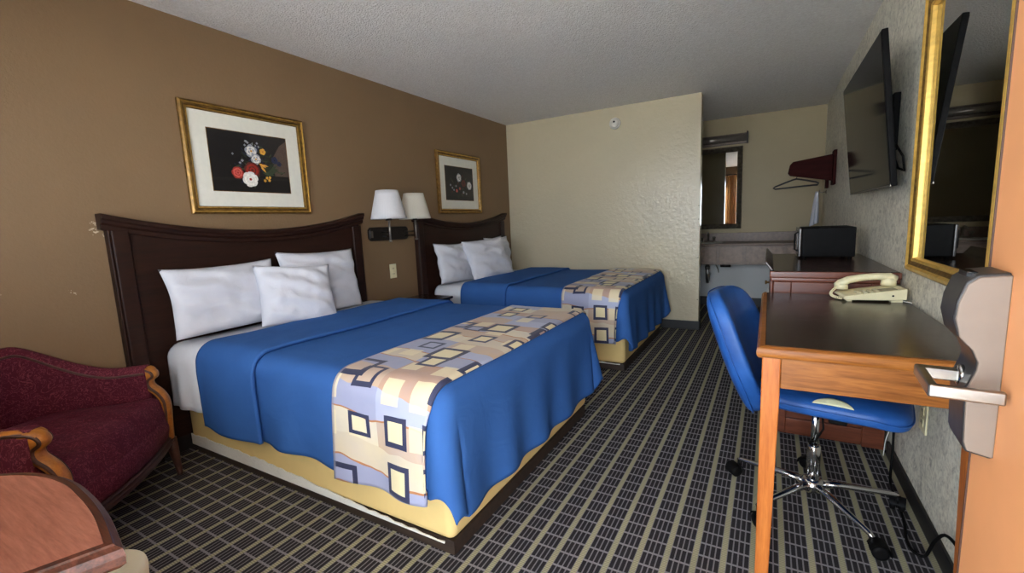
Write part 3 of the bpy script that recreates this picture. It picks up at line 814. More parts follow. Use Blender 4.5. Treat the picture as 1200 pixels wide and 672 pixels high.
hg.tube([(.232, hy, 1.548), (.262, hy, 1.542), (.40, hy, 1.505), (.425, hy, 1.49), (.415, hy, 1.475), (.30, hy, 1.472), (.14, hy, 1.462), (.045, hy, 1.458), (.028, hy, 1.468), (.045, hy, 1.482), (.20, hy, 1.541), (.232, hy, 1.548)], .0085, 10)
tag(hg.build('clothes_hanger', M_hanger, smooth=True), 'dark clothes hanger hung on the red wooden rack', 'hanger')
tk = thing('towel_hook', 'small metal hook on the right wall by the alcove corner', 'hook', (RX, 6.2, 1.42))
MB().lathe([(.022, -.002), (.022, -.008), (.010, -.012)], (RX, 6.2, 1.42), 16, 'x').build('hook_base', M_steel, tk, smooth=True)
MB().tube([(RX - .008, 6.2, 1.42), (RX - .05, 6.2, 1.415), (RX - .066, 6.2, 1.425), (RX - .066, 6.2, 1.445)], .005, 8).build('hook_arm', M_steel, tk, smooth=True)
def tw(u, v):
    a = u * 2 * PI
    w = .022 + .05 * v ** .7
    r = w * (1 + .22 * cos(3 * a + 1.0) + .08 * cos(7 * a))
    return (RX - .085 + (-.02 * v) + .55 * r * cos(a) - .005, 6.2 + r * sin(a) * 1.1, 1.428 - .37 * v + .02 * cos(a) * v)
tag(MB().grid(tw, 40, 16, closed_u=True).build('hand_towel', M_pillow, smooth=True, solid=.006), 'white hand towel bunched on the hook by the alcove corner', 'towel')

# ------------------------------------------------------------------ television
tvc = Vector((.436, 3.222, 1.649)); tl = .104
upv = Vector((-sin(tl), 0, cos(tl))); nv = Vector((-cos(tl), 0, -sin(tl))); av = Vector((0, 1, 0))
tv = thing('television', 'flat black television tilted out from the right wall', 'television', (RX, 3.222, 1.649))
tw_, th_ = .588, .342
TB = MB().obox(tvc - nv * .012, nv, av, upv, .012, tw_, th_).build('cabinet', M_black, tv, bevel=.004)
MB().obox(tvc - nv * .034 - upv * .06, nv, av, upv, .012, tw_ * .72, th_ * .62).build('rear_housing', M_black, tv, bevel=.012)
MB().obox(tvc + nv * .0012, nv, av, upv, .001, tw_ - .010, th_ - .010).build('screen', plain('tv_screen_glass', rgb(16, 16, 16), 0.08, var=0.01, spec=0.07), tv)
MB().obox(tvc + nv * .0016 - upv * (th_ - .004), nv, av, upv, .0015, tw_, .004).build('bottom_trim', M_steel, tv)
mt = MB().box(RX - .03, RX - .002, 2.98, 3.44, 1.50, 1.78).build('wall_bracket', M_black, tv, bevel=.004)
MB().obox(tvc - nv * .050, nv, av, upv, .005, .16, .16).build('mount_plate', M_black, tv, bevel=.003)
aa = tvc - nv * .055
MB().box(min(aa.x, RX - .05), RX - .02, 3.15, 3.27, 1.60, 1.70).build('mount_arm', M_black, tv, bevel=.004)
for dz in (-.06, .06): MB().lathe([(.016, 0), (.016, -.03)], (RX - .045, 2.98, 1.64 + dz), 14, 'y').build('mount_knob', M_black, tv, smooth=True)
cabl = MB().tube([(RX - .05, 2.75, 1.50), (RX - .035, 2.68, 1.44), (RX - .02, 2.72, 1.38), (RX - .025, 2.82, 1.40), (RX - .04, 2.9, 1.50)], .005, 8).build('signal_cable', M_black, tv, smooth=True)

# ------------------------------------------------------------------ gold mirror on the right wall
gm = thing('wall_mirror', 'tall gold framed mirror on the mottled wall above the desk', 'mirror', (RX, 2.08, 1.5))
y0, y1, z0, z1, fw = 1.66, 2.515, .943, 2.045, .062; X = RX - .002
pr = [(0, 0), (0, .022), (.010, .034), (.022, .036), (.030, .028), (.034, .026), (fw - .018, .020), (fw - .013, .024), (fw - .004, .020), (fw, .008), (fw, 0)]
k = len(pr); vs = []
for cy, cz, sy, sz in ((y0, z0, 1, 1), (y1, z0, -1, 1), (y1, z1, -1, -1), (y0, z1, 1, -1)):
    vs += [(X - h, cy + sy * a, cz + sz * a) for a, h in pr]
b = MB(); b.add(vs, [(i * k + j, ((i + 1) % 4) * k + j, ((i + 1) % 4) * k + (j + 1) % k, i * k + (j + 1) % k) for i in range(4) for j in range(k)])
b.mi = [1 if j in (4, 5) else 0 for i in range(4) for j in range(k)]
b.build('frame', [plain('bright_gold_paint', rgb(214, 172, 84), 0.34, 0.45, var=0.12, scale=40), M_goldold], gm)
MB().box(X - .006, X - .002, y0 + fw - .004, y1 - fw + .004, z0 + fw - .004, z1 - fw + .004).build('glass', M_mirror, gm)

# ------------------------------------------------------------------ dresser with appliance
DY0 = 2.69
dr = thing('dresser', 'tall mahogany dresser standing behind the desk along the right wall', 'dresser', (.285, 3.25, 0))
MB().box(.03, RX - .02, DY0 + .03, 3.80, .02, .878).build('body', M_dresser, dr, bevel=.004)
def prof_top(x0, x1, y0, y1, z0, z1, r): return MB().box(x0, x1, y0, y1, z0, z1)
tp = MB().box(.018, RX - .006, DY0 + .005, 3.83, .880, .912).build('top', M_dressertop, dr, bevel=.006)
MB().box(.012, RX - .004, DY0 - .004, DY0 + .0048, .878, .910).build('edge_moulding', M_dresser, tp, bevel=.004)
MB().box(.016, RX - .006, DY0 + .006, DY0 + .03, .855, .8795).build('cornice', M_dresser, dr, bevel=.006)
# raised lip of the top along its room side
MB().prism([(.016, DY0 + .02, .912), (-.012, DY0 + .02, .955), (-.004, DY0 + .02, .958), (.030, DY0 + .02, .912)], (0, 1.10, 0)).build('gallery_rail', M_dressertop, tp, bevel=.002)
# framed side panel facing the desk
fp = MB()
for x0, x1, z0, z1 in ((.03, .11, .03, .855), (RX - .11, RX - .02, .02, .855), (.11, RX - .11, .03, .115), (.11, RX - .11, .76, .855)):
    fp.box(x0, x1, DY0 + .012, DY0 + .0295, z0, z1)
fp.build('side_frame', M_dresser, dr, bevel=.004)
for i, (z0, z1) in enumerate(((.62, .86), (.35, .60), (.08, .33))):
    for ya, yb in ((DY0 + .05, 3.24), (3.26, 3.78)):
        d = MB().box(.014, .0295, ya, yb, z0, z1).build('drawer', M_dresser, dr, bevel=.004)
        MB().lathe([(.007, 0), (.007, -.012), (.015, -.018), (.012, -.026)], (.014, (ya + yb) / 2, (z0 + z1) / 2), 14, 'x').build('knob', M_goldold, d, smooth=True)
mo = thing('microwave', 'black microwave oven on the dresser below the television', 'microwave', (.32, 3.58, .912))
MB().box(.185, .462, 3.40, 3.78, .925, 1.108).build('case', M_black, mo, bevel=.006)
dm = MB().box(.168, .1845, 3.402, 3.778, .926, 1.106).build('door', plain('brown_tinted_front', rgb(52, 44, 40), 0.2), mo, bevel=.004)
MB().box(.164, .1676, 3.50, 3.76, .95, 1.085).build('window', M_blackgloss, dm, bevel=.001)
MB().tube([(.166, 3.47, .96), (.150, 3.47, .97), (.150, 3.47, 1.07), (.166, 3.47, 1.08)], .005, 8).build('handle', M_black, dm, smooth=True)
for x in (.20, .44):
    for y in (3.43, 3.75): MB().lathe([(.012, .9125), (.012, .925)], (x, y, 0), 12).build('foot', M_black, mo, smooth=True)

# ------------------------------------------------------------------ desk
dk = thing('writing_desk', 'cherry writing desk with dark top along the right wall', 'desk', (.27, 2.09, 0))
KX0, KX1, KY0, KY1 = -.018, RX - .004, 1.560, 2.672
MB().box(KX0 + .020, KX1 - .004, KY0 + .022, KY1, .775, .8005).build('top', M_desktop, dk, bevel=.002)
def edge_prof(n=10):
    return [(0, .762), (.018, .764)] + [(.018 + .006 * cos(a), .782 + .016 * sin(a)) for a in [-PI / 2 + PI * i / n for i in range(n + 1)]] + [(.014, .801), (0, .8015)]
ed = MB(); ep = edge_prof(); k = len(ep)
path = [((KX1 - .004, KY0 + .022), (0, -1)), ((KX0 + .020, KY0 + .022), (-1, -1)), ((KX0 + .020, KY1), (-1, 0))]
vs = [(p[0] + n[0] * a, p[1] + n[1] * a, z) for p, n in path for a, z in ep]
ed.add(vs, [(i * k + j, (i + 1) * k + j, (i + 1) * k + (j + 1) % k, i * k + (j + 1) % k) for i in range(2) for j in range(k)] + [tuple(range(k)), tuple(2 * k + j for j in range(k))])
ed.build('edge_moulding', M_deskwood, dk)
LG = .052
for x, y in ((KX0 + .012, KY0 + .012), (KX1 - LG - .012, KY0 + .012)):
    t_ = .012
    lb = MB(); h = .7745
    vs = [(x, y, h), (x + LG, y, h), (x + LG, y + LG, h), (x, y + LG, h), (x, y, .63), (x + LG, y, .63), (x + LG, y + LG, .63), (x, y + LG, .63)]
    xi = (x, x + LG - t_) if x < .2 else (x + t_, x + LG); yi = (y, y + LG - t_) if y < 2 else (y + t_, y + LG)
    vs += [(xi[0], yi[0], 0), (xi[1], yi[0], 0), (xi[1], yi[1], 0), (xi[0], yi[1], 0)]
    lb.add(vs, [(0, 1, 2, 3)] + [(a * 4 + i, a * 4 + (i + 1) % 4, a * 4 + 4 + (i + 1) % 4, a * 4 + 4 + i) for a in (0, 1) for i in range(4)] + [(11, 10, 9, 8)])
    lb.build('leg', M_deskleg, dk, bevel=.004)
ax0, ax1 = KX0 + .012 + LG, KX1 - .012 - LG
MB().box(ax0, ax1, KY0 + .022, KY0 + .044, .664, .762).build('front_apron', M_deskwood, dk, bevel=.003)
MB().box(ax0, ax1, KY1 - .05, KY1 - .03, .658, .762).build('rear_apron', M_deskwood, dk, bevel=.003)
MB().box(KX0 + .022, KX0 + .042, KY0 + .012 + LG, KY1 - .01 - LG, .68, .762).build('side_apron', M_deskwood, dk, bevel=.003)

# ------------------------------------------------------------------ desk telephone
ph = thing('telephone', 'ivory desk telephone at the back of the writing desk', 'telephone', (.41, 2.57, .801), R_(6))
def loc(mb, name, mat, par, **kw): return mb.build(name, mat, par, world=False, **kw)
body = MB()
sec = [(-.105, .006), (-.118, .016), (-.108, .026), (.06, .052), (.112, .062), (.112, .012), (.06, .009)]
pb = loc(MB().prism([(x, -.085, z) for x, z in sec], (0, .17, 0)), 'base', M_ivory, ph, bevel=.004)
for bx_ in ((.06, .10, -.075, -.045, .0, .010), (.06, .10, .045, .075, 0, .010), (-.10, -.08, -.07, .07, 0, .007)): loc(MB().box(*bx_), 'foot', M_ivory, pb)
kp = MB()
for i in range(4):
    for j in range(3):
        x = -.055 + i * .022; z = .0345 + (x + .055) * .155
        kp.obox((x, -.065 + j * .022, z + .003), (1, 0, .155), (0, 1, 0), (-.155, 0, 1), .007, .008, .003)
loc(kp, 'keypad', plain('grey_ivory_keys', rgb(200, 192, 158), 0.45), pb, bevel=.001)
loc(MB().obox((.05, -.045, .0525), (1, 0, .155), (0, 1, 0), (-.155, 0, 1), .03, .03, .001), 'faceplate', plain('olive_faceplate', rgb(150, 142, 112), 0.5), pb)
hs = MB()
pts = [(-.118, .048, .052), (-.10, .048, .066), (-.07, .048, .083), (-.02, .048, .094), (.04, .048, .1), (.085, .048, .098), (.108, .048, .088)]
hs.tube(pts, [.021, .026, .024, .022, .022, .026, .021], 16, flat=.72)
hs.tube([(-.098, .048, .040), (-.098, .048, .066)], [.028, .026], 18).tube([(.082, .048, .060), (.082, .048, .094)], [.030, .026], 18)
loc(hs, 'handset', M_ivory, ph, smooth=True)
cc = MB(); path = []
for i in range(200):
    a = i * .62; s = i / 199
    cxp = -.112 - .035 * sin(s * PI); cyp = .04 - .09 * s; czp = .044 * (1 - s) ** 2 + .010
    path.append((cxp + .005 * cos(a), cyp, czp + .005 * sin(a)))
loc(cc.tube(path, .0016, 6), 'coiled_cord', M_ivory, ph, smooth=True)
loc(MB().lathe([(.004, 0), (.004, .002)], (.062, -.0875, .030), 10, 'y'), 'side_jack', M_black, pb)
loc(MB().tube([(.09, -.06, .008), (.11, -.075, .004), (.125, -.10, .003)], .002, 6), 'line_cord', M_white, ph, smooth=True)

# ------------------------------------------------------------------ office chair
M_vinylblue = Mat('blue_vinyl', rgb(34, 72, 136), 0.42, 0, 0.3)
v_ = M_vinylblue.noise(M_vinylblue.coord(), 9, 4); M_vinylblue.color(M_vinylblue.ramp(v_, [(0.3, rgb(30, 74, 140)), (0.7, rgb(42, 92, 164))])); M_vinylblue.bump(M_vinylblue.noise(M_vinylblue.coord(), 260, 2), 0.12, 0.002)
M_vinylblue = M_vinylblue.mat
M_foam = plain('torn_foam', rgb(225, 222, 180), 0.9, var=0.08)
oc = thing('office_chair', 'blue vinyl office chair on chrome castors pushed under the desk', 'office chair', (.19, 2.10, 0), R_(-10))
def sup(cx, cy, cz, hx, hy, hz, e1=.35, e2=.3, nu=48, nv=24, tf=None):
    sg = lambda v, e: math.copysign(abs(v) ** e, v)
    def fn(u, v):
        a = u * 2 * PI - PI; b = (v - .5) * PI * .999
        x, y, z = sg(cos(b), e1) * sg(cos(a), e2), sg(cos(b), e1) * sg(sin(a), e2), sg(sin(b), e1)
        p = Vector((x * hx, y * hy, z * hz))
        if tf: p = tf(p)
        return Vector((cx, cy, cz)) + p
    return MB().grid(fn, nu, nv, closed_u=True)
def seat_tf(p):
    p.z += -.02 * smooth01((p.x - .12) / .14) - .012 * (p.y / .23) ** 2 - .008 * (1 - (p.x / .25) ** 2) * (1 if p.z > 0 else 0)
    return p
seat = loc(sup(.045, 0, .498, .245, .205, .047, .55, .42, 64, 26, seat_tf), 'seat', M_vinylblue, oc, smooth=True)
def tear(u, v):
    a = (u - .5) * 2
    w = .030 * (1 - a * a) ** .7
    x = .045 + a * .062
    y = -.196 + (v) * w
    z = .5165 + v * w * .50 - .012 * a * a * .2
    return (x + .02, y, z)
loc(MB().grid(tear, 20, 4), 'torn_patch', M_foam, seat, smooth=True, solid=.004)['label'] = 'pale foam showing through a tear in the blue vinyl'
seam = MB().tube([(.045 + .2475 * (1 if abs(cos(a)) > 1 else math.copysign(abs(cos(a)) ** .42, cos(a))), .2075 * math.copysign(abs(sin(a)) ** .42, sin(a)), .500 - .02 * smooth01((.2475 * math.copysign(abs(cos(a)) ** .42, cos(a)) - .12) / .14) - .012 * abs(sin(a)) ** .84) for a in [2 * PI * i / 72 for i in range(73)]], .003, 6, cap=False)
loc(seam, 'piping', M_vinylblue, seat, smooth=True)
def back_tf(p):
    q = Vector(p); q.x -= .12 * (q.y / .22) ** 2 * -.35
    # narrower towards the bottom, leaning back
    f = 1 - .18 * smooth01((-q.z) / .26); q.y *= f
    t = R_(-20); x = q.x * cos(t) + q.z * sin(t); z = -q.x * sin(t) + q.z * cos(t)
    return Vector((x, q.y, z))
bk = loc(sup(-.295, 0, .635, .050, .225, .270, .6, .38, 64, 30, back_tf), 'backrest', M_vinylblue, oc, smooth=True)
bp_ = [back_tf(Vector((-.018, .228 * math.copysign(abs(cos(a)) ** .55, cos(a)), .273 * math.copysign(abs(sin(a)) ** .55, sin(a))))) + Vector((-.295, 0, .635)) for a in [2 * PI * i / 72 for i in range(73)]]
loc(MB().tube(bp_, .003, 6, cap=False), 'piping', M_vinylblue, bk, smooth=True)
loc(MB().tube([(-.02, 0, .440), (-.16, 0, .432), (-.235, 0, .44), (-.27, 0, .46), (-.285, 0, .55)], [.016] * 5, 10, flat=2.2), 'back_bracket', M_black, oc, smooth=True)
loc(MB().box(-.09, .09, -.075, .075, .433, .454), 'seat_plate', M_black, oc, bevel=.004)
loc(MB().box(.045, .105, -.05, .05, .385, .4325), 'tilt_box', M_black, oc, bevel=.006)
loc(MB().tube([(0, 0, .24), (0, 0, .434)], .014, 16), 'gas_lift', M_chrome, oc, smooth=True)
loc(MB().lathe([(.024, .09), (.024, .255), (.021, .262), (.014, .264)], (0, 0, 0), 24), 'column', M_chrome, oc, smooth=True)
loc(MB().tube([(.02, -.01, .43), (.03, -.03, .35), (.005, -.028, .29), (-.02, .0, .27), (-.01, .026, .25)], .004, 8), 'lift_cable', M_black, oc, smooth=True)
loc(MB().lathe([(.030, .060), (.042, .072), (.044, .095), (.036, .112), (.026, .118)], (0, 0, 0), 24), 'hub', M_chrome, oc, smooth=True)
for i in range(5):
    a = R_(14 + 72 * i) - R_(-10)
    d = Vector((cos(a), sin(a), 0)); s_ = Vector((-sin(a), cos(a), 0))
    lg = MB().tube([d * .03 + Vector((0, 0, .092)), d * .10 + Vector((0, 0, .094)), d * .29 + Vector((0, 0, .078)), d * .306 + Vector((0, 0, .074))], [.019, .016, .0105, .007], 12, flat=.8)
    lg = loc(lg, 'leg', M_chrome, oc, smooth=True)
    c = d * .300; off = Vector((cos(a + 1.1), sin(a + 1.1), 0)); sd_ = Vector((-off.y, off.x, 0)); wc = c + off * .022
    cs = MB().tube([c + Vector((0, 0, .040)), c + Vector((0, 0, .072))], .006, 10)
    def hood(u, v, wc=wc, off=off, sd_=sd_):
        b = PI * (-.08 + 1.0 * u)
        return wc + off * (.031 * cos(b)) + Vector((0, 0, .028 + .031 * sin(b))) + sd_ * ((v - .5) * .052)
    cs.grid(hood, 14, 4)
    cst = loc(cs, 'castor', M_black, lg, smooth=True)
    for sgn in (-1, 1):
        wh = MB()
        for rr in ((.026, .007), ):
            n = 24
            prf = [(.010, .024), (.020, .0245), (.026, .020), (.0265, .009), (.024, .006)]
            vs = []
            for r, h in prf:
                for j in range(n):
                    b = 2 * PI * j / n
                    vs.append(wc + sd_ * (sgn * h) + off * (r * cos(b)) + Vector((0, 0, .027 + r * sin(b))))
            k = len(prf)
            fs = [(i_ * n + j, i_ * n + (j + 1) % n, (i_ + 1) * n + (j + 1) % n, (i_ + 1) * n + j) for i_ in range(k - 1) for j in range(n)] + [tuple(range(n)), tuple((k - 1) * n + j for j in range(n))]
            wh.add(vs, fs)
        loc(wh, 'wheel', M_black, cst, smooth=True)

# ------------------------------------------------------------------ cords on the floor
def spline(pts, n=14):
    out = []; P = [Vector(p) for p in pts]
    for i in range(len(P) - 1):
        p0, p1, p2, p3 = P[max(i - 1, 0)], P[i], P[i + 1], P[min(i + 2, len(P) - 1)]
        for j in range(n):
            t = j / n
            out.append(.5 * ((2 * p1) + (p2 - p0) * t + (2 * p0 - 5 * p1 + 4 * p2 - p3) * t * t + (3 * p1 - p0 - 3 * p2 + p3) * t ** 3))
    return out + [P[-1]]
cd = spline([(.532, 2.60, .50), (.530, 2.56, .30), (.522, 2.50, .12), (.505, 2.42, .010), (.497, 2.30, .006), (.492, 2.12, .006), (.475, 2.00, .006), (.478, 1.93, .006), (.505, 1.905, .012), (.520, 1.88, .09), (.530, 1.82, .155), (.536, 1.70, .17), (.540, 1.60, .12)])
tag(MB().tube(cd, .0052, 8).build('power_cord', M_black, smooth=True), 'black power cord trailing down the wall and along the black baseboard', 'cord')
cd = spline([(.546, 2.681, .60), (.545, 2.681, .2), (.530, 2.681, .08), (.525, 2.678, .004)])
tag(MB().tube(cd, .002, 8).build('telephone_wire', M_white, smooth=True), 'thin white wire running down the wall beside the dresser', 'cord')

# ------------------------------------------------------------------ maroon armchair
def mat_damask():
    m = Mat('maroon_damask', rough=0.75, spec=0.25)
    co = m.coord()
    a = m.noise(co, 26, 3, 0.55, 2.6); t = (a - 0.5).abs().lt(0.022)
    n = m.noise(co, 350, 2)
    m.color(m.mix(t * 0.55, m.mix(n, rgb(68, 16, 30), rgb(96, 28, 46)), rgb(146, 72, 86)))
    m.bump(n + t, 0.15, 0.003); m.b.inputs['Sheen Weight'].default_value = 0.0
    return m.mat
M_maroon = mat_damask()
M_armwood = wood('honey_wood', rgb(146, 84, 26), rgb(196, 128, 52), 'x', 0.32)
M_railwood = wood('dark_rail_wood', rgb(50, 26, 20), rgb(88, 52, 40), 'y', 0.45)
ac = thing('armchair', 'maroon damask armchair with carved wooden arms beside the nearer bed', 'armchair', (-2.38, .735, 0), R_(44))
# local: +x is forward, front rail about x = 0
HW = .375
def ushape(t):          # t 0..1 from right arm front round the back to left arm front
    a = (t - .5) * 2          # -1 .. 1
    th = a * PI * .5
    x = -.055 - .545 * (abs(cos(th)) ** .75); y = HW * math.copysign(abs(sin(th)) ** .72, sin(th))
    return Vector((x, y, 0))
def utop(t):
    a = abs((t - .5) * 2)
    return .738 - .186 * smooth01((a - .36) / .60) + .008 * smooth01((a - .85) / .15)
def shell(off):
    def fn(u, v):
        p = ushape(u); q = ushape(min(1, u + .002)) - ushape(max(0, u - .002)); n = Vector((q.y, -q.x, 0)).normalized()
        z0, z1 = .24, utop(u)
        z = z0 + (z1 - z0) * v
        lean = .10 * max(0, (z - .4)) / .4 * (1 - abs(u - .5) * 1.2)
        out = p + n * (off + lean) 
        return Vector((out.x, out.y, z))
    return fn
nU, nV = 64, 14
sh_ = MB()
inn, outr = shell(-.04), shell(.04)
def ring(u, v):
    # closed section: up the inner face, rolled over the top, down the outer face
    s = v
    if s < .42: return inn(u, s / .42)
    if s < .58:
        t = (s - .42) / .16; a = inn(u, 1); b = outr(u, 1); c = (a + b) / 2; h = (b - a) / 2
        return c - h * cos(t * PI) + Vector((0, 0, .04 * sin(t * PI)))
    return outr(u, 1 - (s - .58) / .42)
sh_.grid(ring, nU, 40)
nv1 = 41
sh_.f.append(tuple(range(nv1))); sh_.mi.append(0)
sh_.f.append(tuple(nU * nv1 + j for j in range(nv1 - 1, -1, -1))); sh_.mi.append(0)
loc(sh_, 'back', M_maroon, ac, smooth=True)
# dark piping along the outer top of the back
loc(MB().tube([outr(t, 1) + Vector((0, 0, .004)) for t in [i / 50 for i in range(51)]], .006, 8), 'back_trim', M_railwood, ac, smooth=True)
# seat cushion: bowed front, crowned top
def seatf(top):
    def fn(u, v):
        a = v * 2 - 1
        xb = -.54 * (1 - .18 * a * a); xf = .035 * (1 - a * a) - .005
        x = xb + (xf - xb) * u; hw = HW - .035 - .02 * (1 - u) + .03 * smooth01((u - .75) / .2)
        ed = min(1, (1 - abs(a)) / .10, u / .06 + .2, (1 - u) / .10); ed = max(0, ed); ed = sqrt(max(0, 1 - (1 - ed) ** 2))
        z = .325 + (.105 * ed + .025 * (1 - a * a) * sin(PI * min(1, u)) if top else 0)
        if top: z += .006 * nz(x * 9, a * 4, 2)
        return Vector((x + (0 if top else 0), a * hw, z))
    return fn
sc_ = MB().grid(seatf(True), 40, 40).grid(seatf(False), 40, 40)
so = loc(sc_, 'seat_cushion', M_maroon, ac, smooth=True)
# upholstered front panel with moulded rail, bowed
def fp_(d, z0, z1):
    def fn(u, v):
        a = u * 2 - 1
        return Vector((.045 * (1 - a * a) - .012 + d * sin(v * PI), a * HW, z0 + (z1 - z0) * v))
    return fn
loc(MB().grid(fp_(.012, .215, .325), 30, 8), 'front_panel', M_maroon, ac, smooth=True, solid=.03)
rl = MB()
for (z0, z1, d) in ((.165, .190, .012), (.190, .203, .022), (.203, .216, .013)):
    rl.grid(fp_(d, z0, z1), 30, 6)
loc(rl, 'front_rail', M_railwood, ac, smooth=True, solid=.02)
fr_ = MB().prism([(-.02, -HW + .02, .18), (-.02, HW - .02, .18), (-.48, HW - .05, .18), (-.56, .2, .18), (-.56, -.2, .18), (-.48, -HW + .05, .18)], (0, 0, .14))
loc(fr_, 'seat_frame', M_maroon, ac)
for sgn in (-1, 1):
    y = sgn * (HW - .01)
    # arm: scroll at the top, sweeping forward and down to the corner of the seat
    ctr = spline([(-.14, 0, .582), (-.075, 0, .580), (-.040, 0, .566), (-.030, 0, .542), (-.052, 0, .520), (-.050, 0, .488), (-.018, 0, .45), (.002, 0, .405), (.004, 0, .35), (0, 0, .29), (-.004, 0, .20)], 8)
    a = MB(); vs = []; n = len(ctr)
    for i, p in enumerate(ctr):
        t = (ctr[min(i + 1, n - 1)] - ctr[max(i - 1, 0)]).normalized(); nn = Vector((-t.z, 0, t.x))
        hw_ = .026 + .004 * sin(i / n * PI); hh = .013
        vs += [(p.x + nn.x * h, y + w_, p.z + nn.z * h) for w_, h in ((-hw_, -hh), (hw_ * .4, -hh), (hw_, -hh * .3), (hw_, hh * .3), (hw_ * .4, hh), (-hw_ * .4, hh * 1.1), (-hw_, hh * .3))]
    k = 7
    a.add(vs, [(i * k + j, (i + 1) * k + j, (i + 1) * k + (j + 1) % k, i * k + (j + 1) % k) for i in range(n - 1) for j in range(k)] + [tuple(range(k)), tuple((n - 1) * k + j for j in range(k))])
    arm = loc(a, 'arm', M_armwood, ac, smooth=True)
    for w_ in (-.027, .027):
        loc(MB().tube([(p.x, y + w_, p.z) for p in ctr[2:]], .0065, 8), 'arm_moulding', M_railwood, arm, smooth=True)
    sc2 = MB().lathe([(.006, -.032), (.030, -.030), (.032, -.02), (.032, .02), (.030, .030), (.006, .032)], (-.062, y, .556), 24, 'y')
    loc(sc2, 'scroll', M_armwood, arm, smooth=True)
    loc(MB().tube([(-.006, y, .20), (0, y, .14), (.008, y, .06), (.012, y, .012), (.013, y, 0)], [.026, .023, .016, .013, .016], 14), 'leg', M_railwood, ac, smooth=True)
    loc(MB().tube([(-.47, y * .8, .20), (-.49, y * .82, .10), (-.52, y * .85, 0)], [.022, .019, .015], 12), 'leg', M_railwood, ac, smooth=True)

# ------------------------------------------------------------------ side table at the front wall
tb = thing('console_table', 'brown wood table with rounded back edge at the lower left corner', 'table', (-1.3, .1, 0))
OUT = [(-.975, -.05), (-.868, .245)] + [(p.x, p.y) for p in spline([(-.885, .249, 0), (-.93, .2585, 0), (-1.0, .272, 0), (-1.095, .283, 0), (-1.204, .287, 0), (-1.30, .272, 0), (-1.385, .232, 0), (-1.45, .165, 0), (-1.495, .06, 0), (-1.51, -.05, 0)], 5)]
def arc_pts(r_in=0.0):
    """the table's outline, moved inwards by r_in"""
    P = [Vector(p) for p in OUT]; n = len(P); out = []
    for i in range(n):
        d1 = (P[i] - P[i - 1]).normalized(); d2 = (P[(i + 1) % n] - P[i]).normalized()
        n1 = Vector((-d1.y, d1.x)); n2 = Vector((-d2.y, d2.x)); b = (n1 + n2).normalized()
        q = P[i] + b * (r_in / max(.5, b.dot(n1)))
        out.append((q.x, q.y))
    return out
tt = MB().prism([(x, y, .727) for x, y in arc_pts(.022)], (0, 0, .016)).build('top', M_table, tb)
# moulded edge
oc_, ic_ = arc_pts(0.0), arc_pts(.0215)
ep2 = [(0, .700), (.6, .700), (.95, .708), (1.0, .722), (.9, .734), (.55, .7395), (.45, .7425), (0, .7435)]
k = len(ep2); n = len(oc_); vs = []
for (xo, yo), (xi, yi) in zip(oc_, ic_): vs += [(xi + (xo - xi) * a, yi + (yo - yi) * a, z) for a, z in ep2]
MB_ = MB(); MB_.add(vs, [(i * k + j, ((i + 1) % n) * k + j, ((i + 1) % n) * k + (j + 1) % k, i * k + (j + 1) % k) for i in range(n) for j in range(k)])
MB_.build('edge_moulding', M_tableedge, tt)
MB().prism([(x, y, .08) for x, y in arc_pts(.035)], (0, 0, .6195)).build('cabinet', M_railwood, tb, bevel=.003)
MB().prism([(x, y, 0) for x, y in arc_pts(.07)], (0, 0, .079)).build('base', M_railwood, tb)
M_bag = cloth('cream_liner_bag', rgb(226, 218, 196), 0.6, 500, 0.3, 0.06)
wb = thing('waste_bin', 'off-white round waste bin beside the table at lower left', 'waste bin', (-1.56, .36, 0))
MB().lathe([(.085, 0), (.095, .02), (.112, .30), (.112, .306), (.106, .306), (.088, .02), (.02, .012)], (-1.56, .36, 0), 36).build('bucket', M_white, wb, smooth=True)
MB().lathe([(.116, .235), (.1185, .26), (.121, .300), (.119, .310), (.112, .314), (.103, .309), (.08, .303), (.04, .301), (.002, .300)], (-1.56, .36, 0), 40).build('liner', M_bag, wb, smooth=True)

# ------------------------------------------------------------------ curtain drawn to the door side of the window
def mat_curtain():
    m = Mat('tan_curtain', rgb(190, 140, 92), 0.9, 0, 0.05)
    n = m.noise(m.coord(), 40, 3); m.color(m.ramp(n, [(0.3, rgb(176, 128, 82)), (0.7, rgb(200, 150, 100))]))
    t = m.nt.nodes.new('ShaderNodeBsdfTranslucent'); t.inputs[0].default_value = rgb(205, 150, 95)
    x = m.nt.nodes.new('ShaderNodeMixShader'); x.inputs[0].default_value = 0.35
    m.nt.links.new(m.b.outputs[0], x.inputs[1]); m.nt.links.new(t.outputs[0], x.inputs[2])
    m.nt.links.new(x.outputs[0], m.nt.nodes['Material Output'].inputs[0])
    return m.mat
def cur(u, v):
    x = -1.36 + .60 * u
    return (x, FY + .022 + .013 * sin(u * 2 * PI * 9) * (1 - .3 * v), .08 + 2.14 * v)
ct = thing('curtain', 'tan pleated curtain hanging by the window next to the doorway', 'curtain', (-1.06, FY, 2.2))
MB().grid(cur, 108, 12).build('fabric', mat_curtain(), ct, smooth=True)
MB().tube([(-2.75, FY + .022, 2.235), (-.73, FY + .022, 2.235)], .012, 10).build('curtain_rod', M_bronze, ct, smooth=True)

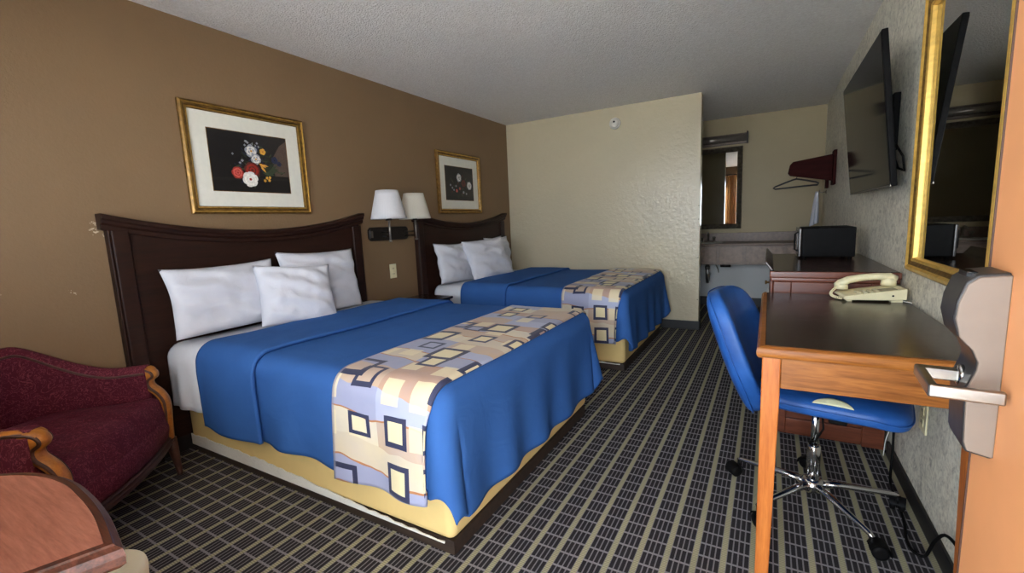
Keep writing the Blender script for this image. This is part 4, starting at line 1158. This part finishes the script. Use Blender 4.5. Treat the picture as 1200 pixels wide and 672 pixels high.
# ------------------------------------------------------------------ light: daylight through the open doorway
wd = bpy.data.worlds.new('sky'); S.world = wd; wd.use_nodes = True
nt = wd.node_tree; bg = nt.nodes['Background']
tc = nt.nodes.new('ShaderNodeTexCoord'); sp = nt.nodes.new('ShaderNodeSeparateXYZ'); nt.links.new(tc.outputs['Generated'], sp.inputs[0])
rp = nt.nodes.new('ShaderNodeValToRGB'); nt.links.new(sp.outputs[2], rp.inputs[0])
for e, (p, c) in zip([rp.color_ramp.elements[0], rp.color_ramp.elements[1]], [(0.0, (.80, .89, 1.0, 1)), (.55, (.78, .89, 1.0, 1))]): e.position = p; e.color = c
nt.links.new(rp.outputs[0], bg.inputs[0]); bg.inputs[1].default_value = 7.8
sn = bpy.data.lights.new('sun', 'SUN'); sn.energy = 34; sn.angle = R_(1); sn.color = (1, .97, .92)
so_ = bpy.data.objects.new('sun', sn); C.objects.link(so_)
so_.rotation_euler = Vector((-.55, -.30, -.75)).to_track_quat('-Z', 'Y').to_euler(); so_.location = (6, 4, 8)
pl = bpy.data.lights.new('doorway_portal', 'AREA'); pl.shape = 'RECTANGLE'; pl.size = DX1 - DX0; pl.size_y = DZ
pl.cycles.is_portal = True
pw = bpy.data.lights.new('window_portal', 'AREA'); pw.shape = 'RECTANGLE'; pw.size = WX1 - WX0; pw.size_y = WZ1 - WZ0; pw.cycles.is_portal = True
pwo = bpy.data.objects.new('window_portal', pw); C.objects.link(pwo); pwo.location = ((WX0 + WX1) / 2, FY - .14, (WZ0 + WZ1) / 2); pwo.rotation_euler = (R_(90), 0, 0)
po = bpy.data.objects.new('doorway_portal', pl); C.objects.link(po)
po.location = ((DX0 + DX1) / 2, FY - .14, DZ / 2); po.rotation_euler = (R_(90), 0, 0)
S.view_settings.view_transform = 'Standard'; S.view_settings.look = 'None'; S.view_settings.gamma = 1; S.view_settings.exposure = 1.0
S.view_settings.use_curve_mapping = False
S.cycles.max_bounces = 14; S.cycles.diffuse_bounces = 8; S.cycles.glossy_bounces = 6
S.cycles.use_denoising = True; S.cycles.sample_clamp_indirect = 6
